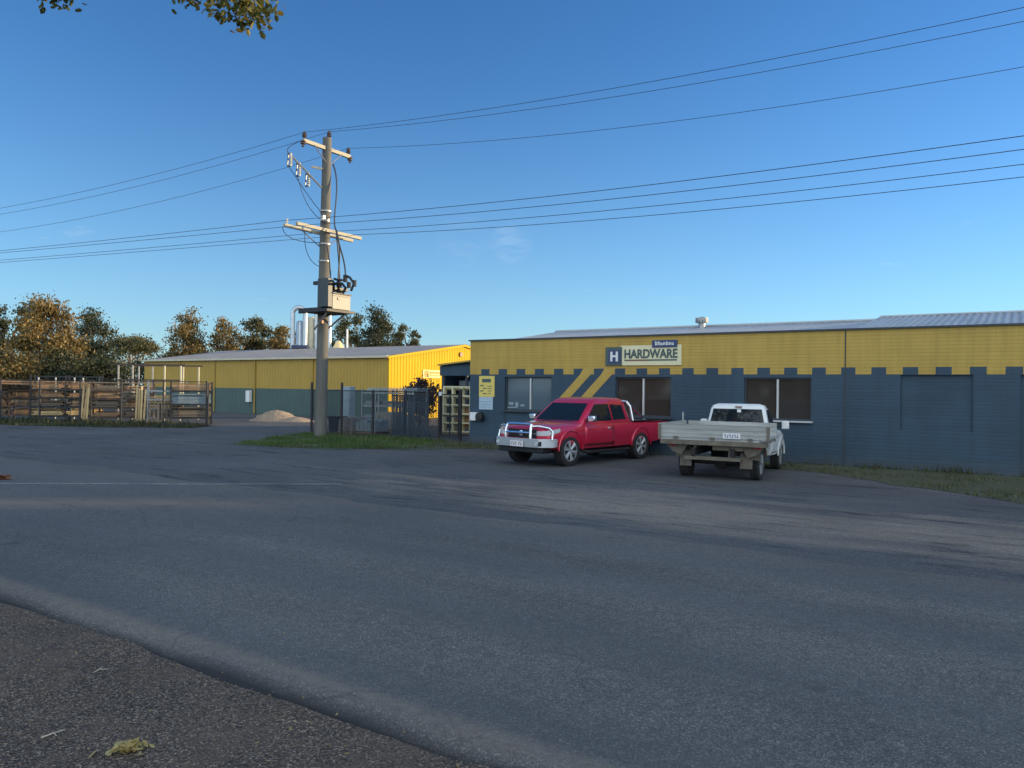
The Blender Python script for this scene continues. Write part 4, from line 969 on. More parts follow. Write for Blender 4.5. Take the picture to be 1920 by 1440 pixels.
tf = T('open_shelter', (-20.6,45.0,0), -0.12, 'tall pale open steel shelter frame rising above the timber racks', 'shelter')
for (x, mm) in ((-2.6,'steel'), (-1.7,'steel'), (0.3,'ductwarm'), (1.3,'ductwarm')):
    for y in (0.0,2.0): MB().box((x,y,1.60), (0.07,0.07,3.20)).build('post', M[mm], tf)
b = MB(); b.box((-0.65,0.0,3.24), (4.5,0.09,0.08)).box((-0.65,2.0,3.24), (4.5,0.09,0.08)); b.box((-0.65,-0.003,2.35), (3.9,0.07,0.08)); b.build('beam', M['rust'], tf)
tf = T('rail_stand', (-25.6,45.2,0), -0.12, 'low dark rail on short white posts behind the left racks', 'rail')
for x in (-2.4,-1.3,-0.1,0.45,1.5): MB().box((x,0,1.22), (0.06,0.06,2.44)).build('post', M['alu'], tf)
b = MB(); b.box((-0.5,0.0,2.48), (4.4,0.09,0.08)); b.build('rail', M['darksteel'], tf)

# ------------------------------------------------------------------ vehicles (local x forward, y to the left, z up)
def sec_fn(st):
    """interpolate the body stations: x -> (w, zb, zt, crown)"""
    st = sorted(st)
    def f(x):
        if x <= st[0][0]: return st[0][1:]
        for a, c in zip(st, st[1:]):
            if x <= c[0]:
                t = (x-a[0])/(c[0]-a[0]); return tuple(a[k]+(c[k]-a[k])*t for k in range(1, 5))
        return st[-1][1:]
    return f
def half(w, zb, zt, cr):
    hgt = zt-zb
    return [(0.0,zb), (w*0.80,zb), (w-0.05,zb+0.05), (w-0.012,zb+hgt*0.30), (w,zb+hgt*0.55), (w-0.008,zb+hgt*0.74), (w-0.035,zt-0.085), (w-0.075,zt-0.03), (w-0.16,zt), (w*0.45,zt+cr*0.8), (0.0,zt+cr)]
def body_loft(st, n=40):
    f = sec_fn(st); x0, x1 = min(s[0] for s in st), max(s[0] for s in st)
    xs = sorted(set([x0+(x1-x0)*i/n for i in range(n+1)]+[s[0] for s in st])); b = MB(); secs = []
    for x in xs:
        h = half(*f(x)); secs.append([(x,y,z) for y, z in h]+[(x,-y,z) for y, z in h[-2:0:-1]])
    b.loft(secs); return b
def side_y(f, x, z):
    h = half(*f(x))
    for a, c in zip(h[1:], h[2:]):
        if a[1] <= z <= c[1] and c[1] > a[1]: return a[0]+(c[0]-a[0])*(z-a[1])/(c[1]-a[1])
    return h[3][0]
def cyl(name, c, r, y0, y1, m):
    b = MB(); b.lathe([(r,y0), (r,y1)], c, axis='Y', n=40); return b.build(name, m)
def wheel(parent, x, y, r, w, spokes, rimm, side):
    t = MB()
    t.lathe([(r*0.66,-w*0.42), (r*0.72,-w/2), (r*0.90,-w/2), (r*0.985,-w*0.42), (r,-w*0.25), (r,w*0.25), (r*0.985,w*0.42), (r*0.90,w/2), (r*0.72,w/2), (r*0.66,w*0.42)], axis='Y', n=36)
    for k in range(36):
        a = 2*pi*k/36
        for yy in (-w*0.3,w*0.3): t.box((cos(a+(0.08 if yy > 0 else 0))*r*0.995, yy, sin(a+(0.08 if yy > 0 else 0))*r*0.995), (0.016,w*0.3,0.05), rot=(0,-a,0))
    wo = empty('wheel'); wo.parent = parent; wo.location = (x,y,r)
    t.build('tyre', M['rubber'], wo, angle=40)
    b = MB(); s = side; yo = s*w*0.40
    prof_ = [(r*0.67,-w*0.45), (r*0.69,yo*0.0), (r*0.685,yo*1.08), (r*0.64,yo*1.1), (r*0.615,yo*0.85), (r*0.60,yo*0.2)]
    b.lathe([(r*0.69,-s*w*0.44), (r*0.69,s*w*0.44), (r*0.63,s*w*0.46), (r*0.60,s*w*0.36), (r*0.58,-s*w*0.2), (0.05,-s*w*0.2)], axis='Y', n=36, mi=1)
    b.lathe([(r*0.69,s*w*0.40), (r*0.69,s*w*0.45), (r*0.62,s*w*0.465), (r*0.615,s*w*0.40)], axis='Y', n=36, mi=0)
    for k in range(spokes):
        a = 2*pi*k/spokes+0.3
        for da in (-0.13,0.13):
            p0 = (cos(a)*r*0.10, yo*0.92, sin(a)*r*0.10); p1 = (cos(a+da)*r*0.63, yo*1.02, sin(a+da)*r*0.63)
            b.tube([p0,p1], [r*0.085,r*0.075], 6, mi=0)
    b.lathe([(r*0.19,s*w*0.25), (r*0.18,s*w*0.40), (r*0.08,s*w*0.44), (0.02,s*w*0.445)], axis='Y', n=20, mi=0)
    b.build('rim', [M[rimm], M['under']], wo, angle=40); return wo
def house(parent, name, rings, m, bevel=0.0):
    """greenhouse: rings of (z, xf, xr, w, corner radius)"""
    b = MB(); secs = []
    for (z, xf, xr, w, rc) in rings:
        sec = []
        for (cx, cy, a0) in ((xf-rc, w-rc, 0), (xr+rc, w-rc, 90), (xr+rc, -(w-rc), 180), (xf-rc, -(w-rc), 270)):
            for k in range(5):
                a = R(a0+90*k/4); sec.append((cx+rc*cos(a), cy+rc*sin(a), z))
        secs.append(sec)
    b.loft(secs); return b.build(name, m, parent, angle=45)
def panel(verts, name, m, parent, thick=0.008, inset=None):
    """thin glazed panel: outer polygon pushed in along its normal"""
    vs = [Vector(v) for v in verts]; nrm = (vs[1]-vs[0]).cross(vs[2]-vs[0]).normalized()
    b = MB(); n = len(vs); b.add(list(vs)+[v-nrm*thick for v in vs], [tuple(range(n)), tuple(range(n, 2*n))[::-1]]+[(k,n+k,n+(k+1) % n,(k+1) % n) for k in range(n)])
    return b.build(name, m, parent, angle=0)
def side_patch(f, poly, off, name, m, parent, s, nx=10, nz=6):
    """skin panel lying on the body side; poly = (x0,x1,z0,z1)"""
    x0, x1, z0, z1 = poly; vs = []; fs = []
    for j in range(nz+1):
        for i in range(nx+1):
            x = x0+(x1-x0)*i/nx; z = z0+(z1-z0)*j/nz; vs.append((x, s*(side_y(f, x, z)+off), z))
    for j in range(nz):
        for i in range(nx): a = j*(nx+1)+i; fs.append((a,a+1,a+nx+2,a+nx+1))
    b = MB(); b.add(vs, fs); o = b.build(name, m, parent, angle=50); sm = o.modifiers.new('thick', 'SOLIDIFY'); sm.thickness = 0.004; sm.offset = 0
    return o
def seam(f, pts, s, b):
    b.tube([(x, s*(side_y(f, x, z)+0.001), z) for x, z in pts], 0.008, 5)

# --- red extra-cab pickup
FA, RA, WR = 1.62, -1.63, 0.395
red = empty('red_pickup', (2.075,22.94,0), math.atan2(-0.735,-0.68), 1.065)
tag(red, 'red extra-cab pickup with silver bull bar and alloy wheels parked by the store', 'pickup')
st = [(2.46,0.70,0.62,0.90,0.02), (2.42,0.80,0.50,0.95,0.02), (2.30,0.875,0.44,0.99,0.03), (2.0,0.915,0.40,1.035,0.05), (1.62,0.93,0.38,1.065,0.06), (1.1,0.93,0.38,1.10,0.05), (0.9,0.93,0.38,1.10,0.02), (0,0.93,0.38,1.09,0.0), (-1.2,0.93,0.38,1.09,0.0), (-1.28,0.93,0.40,1.09,0.0), (-2.2,0.93,0.42,1.09,0.0), (-2.95,0.915,0.48,1.08,0.0), (-3.03,0.89,0.52,1.06,0.0)]
F = sec_fn(st)
bd = body_loft(st).build('body', M['red'], red, angle=35)
cut = []
for x in (FA, RA):
    for s in (-1,1): cut.append(cyl('cut', (x,0,WR+0.03), 0.475, *sorted((s*0.52,s*1.2)), M['under']))
bm_ = MB(); bm_.box((-2.12,0,1.02), (1.64,1.58,0.9)); cut.append(bm_.build('cut', M['dustred']))
boolean(bd, cut)
house(red, 'cab', [(1.06,1.16,-1.22,0.865,0.10), (1.12,1.10,-1.20,0.855,0.10), (1.60,0.50,-1.06,0.725,0.10), (1.69,0.36,-1.02,0.685,0.11), (1.735,0.20,-0.96,0.60,0.12), (1.755,0.05,-0.85,0.45,0.14)], M['red'])
def roofy(z): return 0.855+(0.725-0.855)*(z-1.12)/(1.60-1.12)
def wsx(z): return 1.10+(0.50-1.10)*(z-1.12)/(1.60-1.12)
e = 0.008
panel([(wsx(1.14)+e,0.74,1.14), (wsx(1.14)+e,-0.74,1.14), (wsx(1.595)+e,-0.61,1.595), (wsx(1.595)+e,0.61,1.595)][::-1], 'windscreen', M['carglass'], red)
for s in (-1,1):
    q = [(0.90,s*(roofy(1.13)+e),1.13), (-0.26,s*(roofy(1.13)+e),1.13), (-0.22,s*(roofy(1.575)+e),1.575), (0.40,s*(roofy(1.575)+e),1.575)]
    panel(q if s < 0 else q[::-1], 'side_window', M['carglass'], red)
    q = [(-0.34,s*(roofy(1.14)+e),1.14), (-0.93,s*(roofy(1.16)+e),1.16), (-0.84,s*(roofy(1.54)+e),1.54), (-0.30,s*(roofy(1.57)+e),1.57)]
    panel(q if s < 0 else q[::-1], 'side_window', M['carglass'], red)
    d = side_patch(F, (-0.30,1.02,0.50,1.01), 0.006, 'door', M['red'], red, s)
    hb = MB(); y = side_y(F, -0.1, 0.93)+0.03; hb.tube([(-0.19,s*(y-0.02),0.93), (-0.16,s*y,0.935), (-0.02,s*y,0.935), (0.01,s*(y-0.02),0.93)], 0.014, 6); hb.build('handle', M['chrome'], d)
    sb_ = MB()
    seam(F, [(1.03,0.48), (1.035,0.8), (1.03,1.02)], s, sb_); seam(F, [(-0.31,0.48), (-0.31,0.8), (-0.31,1.02)], s, sb_); seam(F, [(1.03,0.485), (0.4,0.485), (-0.31,0.485)], s, sb_)
    seam(F, [(-0.95,0.50), (-0.95,0.8), (-0.95,1.02)], s, sb_); seam(F, [(-1.24,0.46), (-1.24,0.8), (-1.24,1.04)], s, sb_)
    sb_.build('door_seam', M['under'], red)
    for x in (FA, RA):                                                    # wheel-arch lips
        fl = MB(); fl.tube([(x+0.488*cos(R(a)), s*0.925, WR+0.03+0.488*sin(R(a))) for a in range(-2, 183, 8)], 0.026, 6); fl.build('wheel_arch_lip', M['red'], red)
    mr = MB(); mr.box((0.86,s*1.03,1.20), (0.13,0.22,0.17)); mo = mr.build('mirror', M['chrome'], red, bevel=0.035, segs=3)
    mr = MB(); mr.box((0.88,s*0.905,1.14), (0.07,0.10,0.05)); mr.build('mirror_stalk', M['black'], mo)
    sp = MB(); sp.tube([(1.0,s*0.80,0.36), (0.95,s*0.96,0.33), (-0.95,s*0.96,0.33), (-1.0,s*0.80,0.36)], 0.045, 8); sp.build('side_step', M['black'], red)
    hl = MB(); hl.loft([[(x, s*y, z0), (x, s*y, z1), (x-0.06, s*(y-0.06), z1), (x-0.06, s*(y-0.06), z0)] for (x,y,z0,z1) in ((2.476,0.50,0.79,0.90), (2.472,0.66,0.79,0.905), (2.436,0.80,0.80,0.92), (2.315,0.892,0.82,0.945), (2.06,0.929,0.89,0.975))])
    hl.build('headlight', M['lampclear'], red, angle=50)
    tl = MB(); tl.box((-3.005,s*0.84,0.90), (0.10,0.13,0.30)); tl.build('tail_light', M['lampred'], red, bevel=0.02)
    mf = MB(); mf.box((RA-0.50,s*0.80,0.40), (0.02,0.24,0.34)); mf.build('mud_flap', M['black'], red)
# nose
b = MB(); b.box((2.44,0,0.83), (0.06,0.98,0.22)); gr = b.build('grille', M['black'], red, bevel=0.01)
b = MB(); b.box((2.475,0,0.84), (0.025,0.96,0.035)); b.lathe([(0.075,0), (0.07,0.02), (0.03,0.03)], (2.49,0,0.84), axis='X', n=18); b.build('grille_badge', M['chrome'], gr)
# bull bar
b = MB()
b.loft([[(2.38,-0.95,0.50), (2.30,-0.95,0.72), (2.20,-0.97,0.72), (2.20,-0.97,0.52)], [(2.66,-0.72,0.50), (2.66,-0.72,0.72), (2.55,-0.72,0.72), (2.55,-0.72,0.50)], [(2.72,0,0.50), (2.72,0,0.72), (2.60,0,0.72), (2.60,0,0.50)], [(2.66,0.72,0.50), (2.66,0.72,0.72), (2.55,0.72,0.72), (2.55,0.72,0.50)], [(2.38,0.95,0.50), (2.30,0.95,0.72), (2.20,0.97,0.72), (2.20,0.97,0.52)]])
bb = b.build('bull_bar', M['alloy'], red, angle=30, bevel=0.01)
b = MB(); up = 0.030
for s in (-1,1):
    b.tube([(2.63,s*0.42,0.66), (2.61,s*0.42,0.95), (2.56,s*0.40,1.07)], 0.034, 8)
    b.tube([(2.58,s*0.42,1.02), (2.50,s*0.60,1.03), (2.38,s*0.84,0.985), (2.33,s*0.91,0.90), (2.36,s*0.92,0.70)], up, 8)
b.tube([(2.56,-0.40,1.07), (2.57,0,1.08), (2.56,0.40,1.07)], 0.036, 8); b.tube([(2.62,-0.42,0.86), (2.64,0,0.86), (2.62,0.42,0.86)], up, 8)
b.build('hoops', M['chrome'], bb)
b = MB(); b.box((2.735,0.06,0.585), (0.02,0.42,0.14)); pl = b.build('number_plate', M['plate'], red)
b = MB()
for k in range(6):
    if k == 3: continue
    b.box((2.748,-0.10+0.062*k,0.585), (0.008,0.012,0.075)); b.box((2.748,-0.075+0.062*k,0.585+0.03*(-1)**k), (0.008,0.03,0.014))
b.build('plate_characters', M['signred'], pl)
for s in (-1,1):
    b = MB(); b.box((2.63,s*0.66,0.60), (0.06,0.22,0.11)); b.build('fog_lamp_recess', M['black'], bb)
    b = MB(); b.lathe([(0.045,0), (0.045,0.03)], (2.655,s*0.66,0.60), axis='X', n=14); b.build('fog_lamp', M['lampclear'], bb)
b = MB(); b.box((2.35,0,0.42), (0.40,1.50,0.14)); b.box((2.0,0,0.36), (0.5,1.3,0.05)); b.build('bash_plate', M['black'], red, bevel=0.03)
MB().tube([(2.50,-0.55,1.02), (2.52,-0.56,1.30)], 0.012, 6).build('aerial', M['black'], red)
b = MB(); b.box((1.10,0,1.10), (0.10,1.3,0.03)); b.tube([(1.10,0.55,1.13), (0.98,0.05,1.19)], 0.010, 5); b.tube([(1.10,-0.15,1.13), (0.98,-0.6,1.19)], 0.010, 5); b.build('wiper', M['black'], red)
# sports bar, tub trim, interior shapes
b = MB()
for s in (-1,1):
    b.tube([(-1.36,s*0.80,1.08), (-1.30,s*0.74,1.50), (-1.27,s*0.64,1.64)], 0.038, 8); b.tube([(-1.29,s*0.70,1.60), (-1.60,s*0.77,1.36), (-2.02,s*0.83,1.08)], 0.034, 8)
    b.tube([(-1.36,s*0.82,1.11), (-2.02,s*0.84,1.11)], 0.025, 6)
b.tube([(-1.27,-0.64,1.64), (-1.26,0,1.67), (-1.27,0.64,1.64)], 0.038, 8); b.build('sports_bar', M['chrome'], red)
b = MB()
for s in (-1,1): b.box((-2.12,s*0.85,1.095), (1.7,0.12,0.02))
b.build('tub_rail', M['black'], red)
b = MB(); b.box((0,0,0.42), (3.4,1.1,0.22)); b.box((RA,0,0.40), (0.14,1.5,0.14)); b.box((FA,0,0.40), (0.14,1.4,0.14)); b.box((-2.2,0,0.5), (1.0,1.2,0.12)); b.build('chassis', M['under'], red)
b = MB(); b.box((-3.07,0,0.56), (0.12,1.5,0.16)); b.build('rear_bumper', M['chrome'], red, bevel=0.02)
for x in (FA, RA):
    for s in (-1,1): wheel(red, x, s*0.80, WR, 0.265, 6, 'alloy', s)

# --- white single-cab ute with a dropside tray, seen from behind
ute = empty('white_ute', (5.764,19.907,0), math.atan2(0.8745,0.485), 1.08)
tag(ute, 'old white single-cab ute with weathered dropside tray, backed towards the street', 'ute')
FA, RA, WR = 1.55, -1.25, 0.34
st = [(2.32,0.60,0.50,0.86,0.02), (2.25,0.74,0.42,0.92,0.03), (1.9,0.80,0.38,0.98,0.04), (1.55,0.815,0.36,1.0,0.05), (1.1,0.82,0.36,1.02,0.03), (0.8,0.82,0.36,1.02,0.0), (0.28,0.82,0.38,1.02,0.0), (0.22,0.80,0.40,1.01,0.0)]
F = sec_fn(st)
bd = body_loft(st, 30).build('body', M['wpaint'], ute, angle=35)
boolean(bd, [cyl('cut', (FA,0,WR+0.03), 0.41, *sorted((s*0.45,s*1.1)), M['under']) for s in (-1,1)])
house(ute, 'cab', [(0.99,1.12,0.21,0.765,0.08), (1.05,1.06,0.215,0.755,0.08), (1.52,0.62,0.285,0.655,0.08), (1.60,0.48,0.33,0.61,0.08), (1.63,0.40,0.40,0.50,0.0001)] if False else
      [(0.99,1.12,0.21,0.765,0.08), (1.05,1.06,0.215,0.755,0.08), (1.52,0.66,0.285,0.655,0.08), (1.60,0.60,0.32,0.61,0.08), (1.64,0.56,0.38,0.50,0.07)], M['wpaint'])
def cy(z): return 0.755+(0.655-0.755)*(z-1.05)/(0.47)
def cx(z): return 0.215+(0.285-0.215)*(z-1.05)/0.47
panel([(cx(1.08)-e,0.665,1.08), (cx(1.08)-e,-0.665,1.08), (cx(1.515)-e,-0.575,1.515), (cx(1.515)-e,0.575,1.515)], 'rear_window', M['carglass'], ute)
b = MB(); b.box((0.30-0.03,-0.03,1.565), (0.03,0.16,0.03)); b.build('high_stop_lamp', M['signred'], ute)
b = MB(); b.box((cx(1.45)-0.022,-0.05,1.47), (0.012,0.09,0.07)); b.build('window_sticker', M['white'], ute)
panel([(1.0,0.66,1.08), (1.0,-0.66,1.08), (0.66,-0.56,1.50), (0.66,0.56,1.50)][::-1], 'windscreen', M['carglass'], ute, 0.02)
for s in (-1,1):
    q = [(0.98,s*(cy(1.07)+e),1.07), (0.33,s*(cy(1.07)+e),1.07), (0.37,s*(cy(1.50)+e),1.50), (0.66,s*(cy(1.50)+e),1.50)]
    panel(q if s < 0 else q[::-1], 'side_window', M['carglass'], ute)
    d = side_patch(F, (0.34,1.12,0.46,0.94), 0.006, 'door', M['wpaint'], ute, s)
    hb = MB(); hb.tube([(0.40,s*0.83,0.86), (0.42,s*0.85,0.865), (0.54,s*0.85,0.865), (0.56,s*0.83,0.86)], 0.012, 6); hb.build('handle', M['black'], d)
    mr = MB(); mr.box((1.0,s*1.0,1.13), (0.10,0.17,0.20)); mo = mr.build('mirror', M['white'], ute, bevel=0.03)
    mr = MB(); mr.tube([(1.0,s*0.78,1.08), (1.0,s*0.93,1.10)], 0.018, 6); mr.build('mirror_stalk', M['black'], mo)
    fl = MB(); fl.box((2.22,s*0.60,0.78), (0.12,0.28,0.14)); fl.build('headlight', M['lampclear'], ute, bevel=0.02)
    fl = MB(); fl.tube([(FA+0.42*cos(R(a)), s*0.812, WR+0.03+0.42*sin(R(a))) for a in range(0, 181, 10)], 0.022, 6); fl.build('wheel_arch_lip', M['wpaint'], ute)
b = MB(); b.box((2.33,0,0.50), (0.12,1.5,0.16)); b.build('front_bumper', M['black'], ute, bevel=0.03)
b = MB(); b.box((0.55,0,1.1), (0.14,1.2,0.5)); b.box((0.52,0.35,1.40), (0.08,0.26,0.14)); b.box((0.52,-0.35,1.40), (0.08,0.26,0.14)); b.build('seat_back', M['seat'], ute, bevel=0.03)
# tray
TW_, TX0, TX1, TZ = 1.20, -2.05, 0.12, 0.885
tr_ = empty('tray'); tr_.parent = ute
b = MB(); b.box(((TX0+TX1)/2,0.10,TZ), (TX1-TX0,2*TW_-0.22,0.05))
for k in range(5): b.box((TX0+0.2+k*(TX1-TX0-0.4)/4,0.10,TZ-0.065), (0.07,2*TW_-0.26,0.08))
b.build('tray_floor', M['tray'], tr_, angle=0)
def dropside(c, length, along):
    b = MB(); h0 = TZ+0.03
    for k in range(3):
        z = h0+0.05+k*0.098
        if along == 'Y': b.box((c[0],c[1],z), (0.030,length,0.090)); b.box((c[0]-0.012,c[1],z+0.045), (0.028,length,0.012))
        else: b.box((c[0],c[1],z), (length,0.030,0.090)); b.box((c[0],c[1]+(0.012 if c[1] > 0 else -0.012),z+0.045), (length,0.028,0.012))
    return b
tg = dropside((TX0,0,0), 2*TW_, 'Y').build('tailgate', M['tray'], tr_, angle=0)
for y in (-0.8,0.0,0.8): MB().box((TX0-0.03,y,TZ+0.03), (0.03,0.10,0.05)).build('hinge', M['traydirt'], tg)
for y in (-TW_+0.03,TW_-0.03): MB().box((TX0-0.02,y,TZ+0.15), (0.06,0.05,0.33)).build('corner_post', M['traydirt'], tg)
b = MB(); b.box((TX0-0.035,-0.42,TZ+0.10), (0.014,0.37,0.12)); pl = b.build('number_plate', M['plate'], tg)
b = MB()
for k in range(6):
    b.box((TX0-0.044,-0.29-0.052*k,TZ+0.10), (0.008,0.011,0.065)); b.box((TX0-0.044,-0.275-0.052*k,TZ+0.10+0.026*(-1)**k), (0.008,0.026,0.012))
b.build('plate_characters', M['signblue'], pl)
for s in (1,): dropside(((TX0+TX1)/2,s*TW_,0), TX1-TX0-0.06, 'X').build('drop_side', M['tray'], tr_, angle=0)
b = MB()
for k in range(3): b.box((TX1+0.01,0.10,TZ+0.08+k*0.098), (0.03,2*TW_-0.3,0.09))
b.build('headboard', M['tray'], tr_)
MB().box((TX1-0.4,TW_-0.03,TZ+0.42), (0.035,0.03,0.24)).build('stake', M['tray'], tr_)
# running gear under the tray
b = MB(); b.box((TX0+0.03,0,TZ-0.07), (0.10,2*TW_-0.1,0.10)); b.build('rear_beam', M['traydirt'], ute)
b = MB()
for s in (-1,1): b.box((-0.4,s*0.42,0.62), (3.3,0.09,0.16))
b.tube([(RA,-0.62,WR), (RA,0.62,WR)], 0.055, 10); b.lathe([(0.05,-0.12), (0.14,-0.08), (0.16,0), (0.14,0.08), (0.05,0.12)], (RA,0.0,WR), axis='X', n=18)
b.box((0.4,0,0.55), (0.9,0.6,0.3)); b.box((-0.2,0.25,0.5), (0.8,0.30,0.26)); b.build('chassis', M['under'], ute)
b = MB(); b.box((TX0+0.10,0.02,0.475), (0.09,1.22,0.075)); b.box((TX0+0.14,-0.35,0.62), (0.08,0.05,0.3)); b.box((TX0+0.14,0.40,0.62), (0.08,0.05,0.3)); b.build('tow_bar', M['traydirt'], ute)
b = MB(); b.box((TX0+0.25,-0.30,0.735), (0.30,0.66,0.17)); b.build('underbody_locker', M['traydirt'], ute, bevel=0.02)
for s in (-1,1):
    mg = MB(); mg.loft([[(RA+0.44*cos(R(a)), s*0.60, WR+0.05+0.40*sin(R(a))), (RA+0.44*cos(R(a)), s*0.92, WR+0.05+0.40*sin(R(a))), (RA+0.42*cos(R(a)), s*0.92, WR+0.05+0.375*sin(R(a))), (RA+0.42*cos(R(a)), s*0.60, WR+0.05+0.375*sin(R(a)))] for a in range(10, 171, 16)])
    mg.build('mudguard', M['traydirt'], ute)
    mf = MB(); mf.box((RA-0.50,s*0.66,0.44), (0.02,0.26,0.34), rot=(0,0.1,0)); mf.build('mud_flap', M['traydirt'], ute)
    br = MB(); br.prism([(s*1.10,0.80), (s*0.55,0.80), (s*0.72,0.52), (s*0.92,0.60)] if s < 0 else [(s*0.55,0.80), (s*1.10,0.80), (s*0.92,0.60), (s*0.72,0.52)], 'X', TX0+0.14, TX0+0.18); br.build('tail_light_bracket', M['traydirt'], ute)
    tl = MB(); tl.box((TX0+0.13,s*0.92,0.745), (0.05,0.16,0.06)); tl.build('tail_light', M['lampred'], ute, bevel=0.01)
    for x in (FA, RA): wheel(ute, x, s*(0.70 if x == FA else 0.78), WR, 0.21, 8, 'steel', s)

# ------------------------------------------------------------------ trees
def crown(blobs, n, size, seed, m, name='crown', drop=0.0, hollow=0.45):
    """leaf clumps: blobs = (x,y,z,rx,ry,rz); clumps gather on the blob shells, leaves scatter round each clump"""
    r = random.Random(seed); b = MB(); tot = sum(q[3]*q[5] for q in blobs)
    for q in blobs:
        k = int(n*q[3]*q[5]/tot); per = 44; nc = max(3, k//per)
        for c in range(nc):
            while True:
                d = Vector((r.gauss(0,1), r.gauss(0,1), r.gauss(0,1)))
                if d.length > 0.1: break
            d.normalize(); rad = hollow+(1.05-hollow)*r.random()**0.6
            if d.z < -0.3 and r.random() < 0.55: continue
            cc = Vector((q[0]+d.x*q[3]*rad, q[1]+d.y*q[4]*rad, q[2]+d.z*q[5]*rad)); cs = 0.16*(q[3]+q[5])*r.uniform(0.6,1.25)
            for i in range(per):
                p = cc+Vector((r.gauss(0,cs), r.gauss(0,cs), r.gauss(0,cs*0.75)-drop*abs(r.gauss(0,1))))
                s = size*r.uniform(0.55,1.35); e = Euler((r.uniform(0,6.3), r.uniform(0,6.3), r.uniform(0,6.3))).to_matrix()
                u_, v_ = e @ Vector((s,0,0)), e @ Vector((0,s*0.55,0))
                b.add([p-u_, p-u_*0.1+v_, p+u_, p-u_*0.1-v_], [(0,1,2,3)])
    return b.build(name, m, None, angle=0, fix=False)
def limbs(base_r, h, blobs, seed):
    r = random.Random(seed); b = MB(); fork = h*0.38
    pts = [(0,0,-0.2), (0.05*h*r.uniform(-.3,.3),0,fork*0.5), (0.06*h*r.uniform(-.5,.5),0.02*h,fork)]
    b.tube(pts, [base_r*1.15,base_r*0.9,base_r*0.75], 9)
    for q in blobs:
        a = Vector(pts[2]); e_ = Vector((q[0],q[1],q[2]+q[5]*0.2)); m_ = a.lerp(e_, 0.5)+Vector((r.uniform(-.3,.3), r.uniform(-.3,.3), 0.12*h*r.random()))
        b.tube([a,m_,e_], [base_r*0.55,base_r*0.35,base_r*0.10], 6)
        for k in range(3):
            d = Vector((r.uniform(-1,1)*q[3], r.uniform(-1,1)*q[4], r.uniform(-0.3,0.8)*q[5])); s0 = m_.lerp(e_, r.uniform(0.2,0.9))
            b.tube([s0, s0+d*0.45+Vector((0,0,0.1*q[5])), s0+d*0.8], [base_r*0.2,base_r*0.12,base_r*0.04], 5)
    return b
def tree(name, x, y, h, blobs, n, size, seed, m, label, cat='tree', bark='bark', group='trees beyond the timber yard', br=None, drop=0.05):
    t = empty(name, (x,y,0)); tag(t, label, cat, group)
    o = crown(blobs, n, size, seed, M[m], 'crown', drop); o.parent = t
    limbs(br or h*0.028, h, blobs, seed).build('trunk', M[bark], t); return t
def D_(px, Y): return (px-960)/1443.0*Y
def mk(h, w, kindi, seed):
    """blob layout for a crown of height h and width w"""
    r = random.Random(seed); out = []
    if kindi == 'tall':
        for z, k, s in ((0.86,2,0.30), (0.70,3,0.36), (0.52,4,0.38), (0.36,4,0.36), (0.22,3,0.30)):
            for i in range(k):
                a = 2*pi*(i+r.random()*0.7)/k; d = w*0.30*(0.3 if z > 0.8 else 1.0)*r.uniform(0.6,1.15)
                out.append((cos(a)*d, sin(a)*d*0.8, h*z*r.uniform(0.96,1.04), w*s*0.55*r.uniform(.8,1.15), w*s*0.5, h*0.13*r.uniform(.8,1.2)))
    elif kindi == 'open':
        for z, k, s in ((0.86,3,0.28), (0.70,4,0.28), (0.50,3,0.26)):
            for i in range(k):
                a = 2*pi*(i+r.random()*0.8)/k; d = w*0.36*r.uniform(0.5,1.15)
                out.append((cos(a)*d, sin(a)*d*0.8, h*z*r.uniform(0.92,1.05), w*s*0.55*r.uniform(.7,1.2), w*s*0.5, h*0.09*r.uniform(.7,1.2)))
    elif kindi == 'dome':
        for i in range(9):
            a = 2*pi*i/8; d = w*0.32 if i < 8 else 0
            out.append((cos(a)*d, sin(a)*d, h*(0.78 if i < 8 else 0.84), w*0.22, w*0.22, h*0.12))
    elif kindi == 'bush':
        for i in range(7):
            a = r.uniform(0,2*pi); d = w*0.3*r.random()
            out.append((cos(a)*d, sin(a)*d*0.8, h*r.uniform(0.3,0.72), w*0.26, w*0.25, h*0.24))
    return out
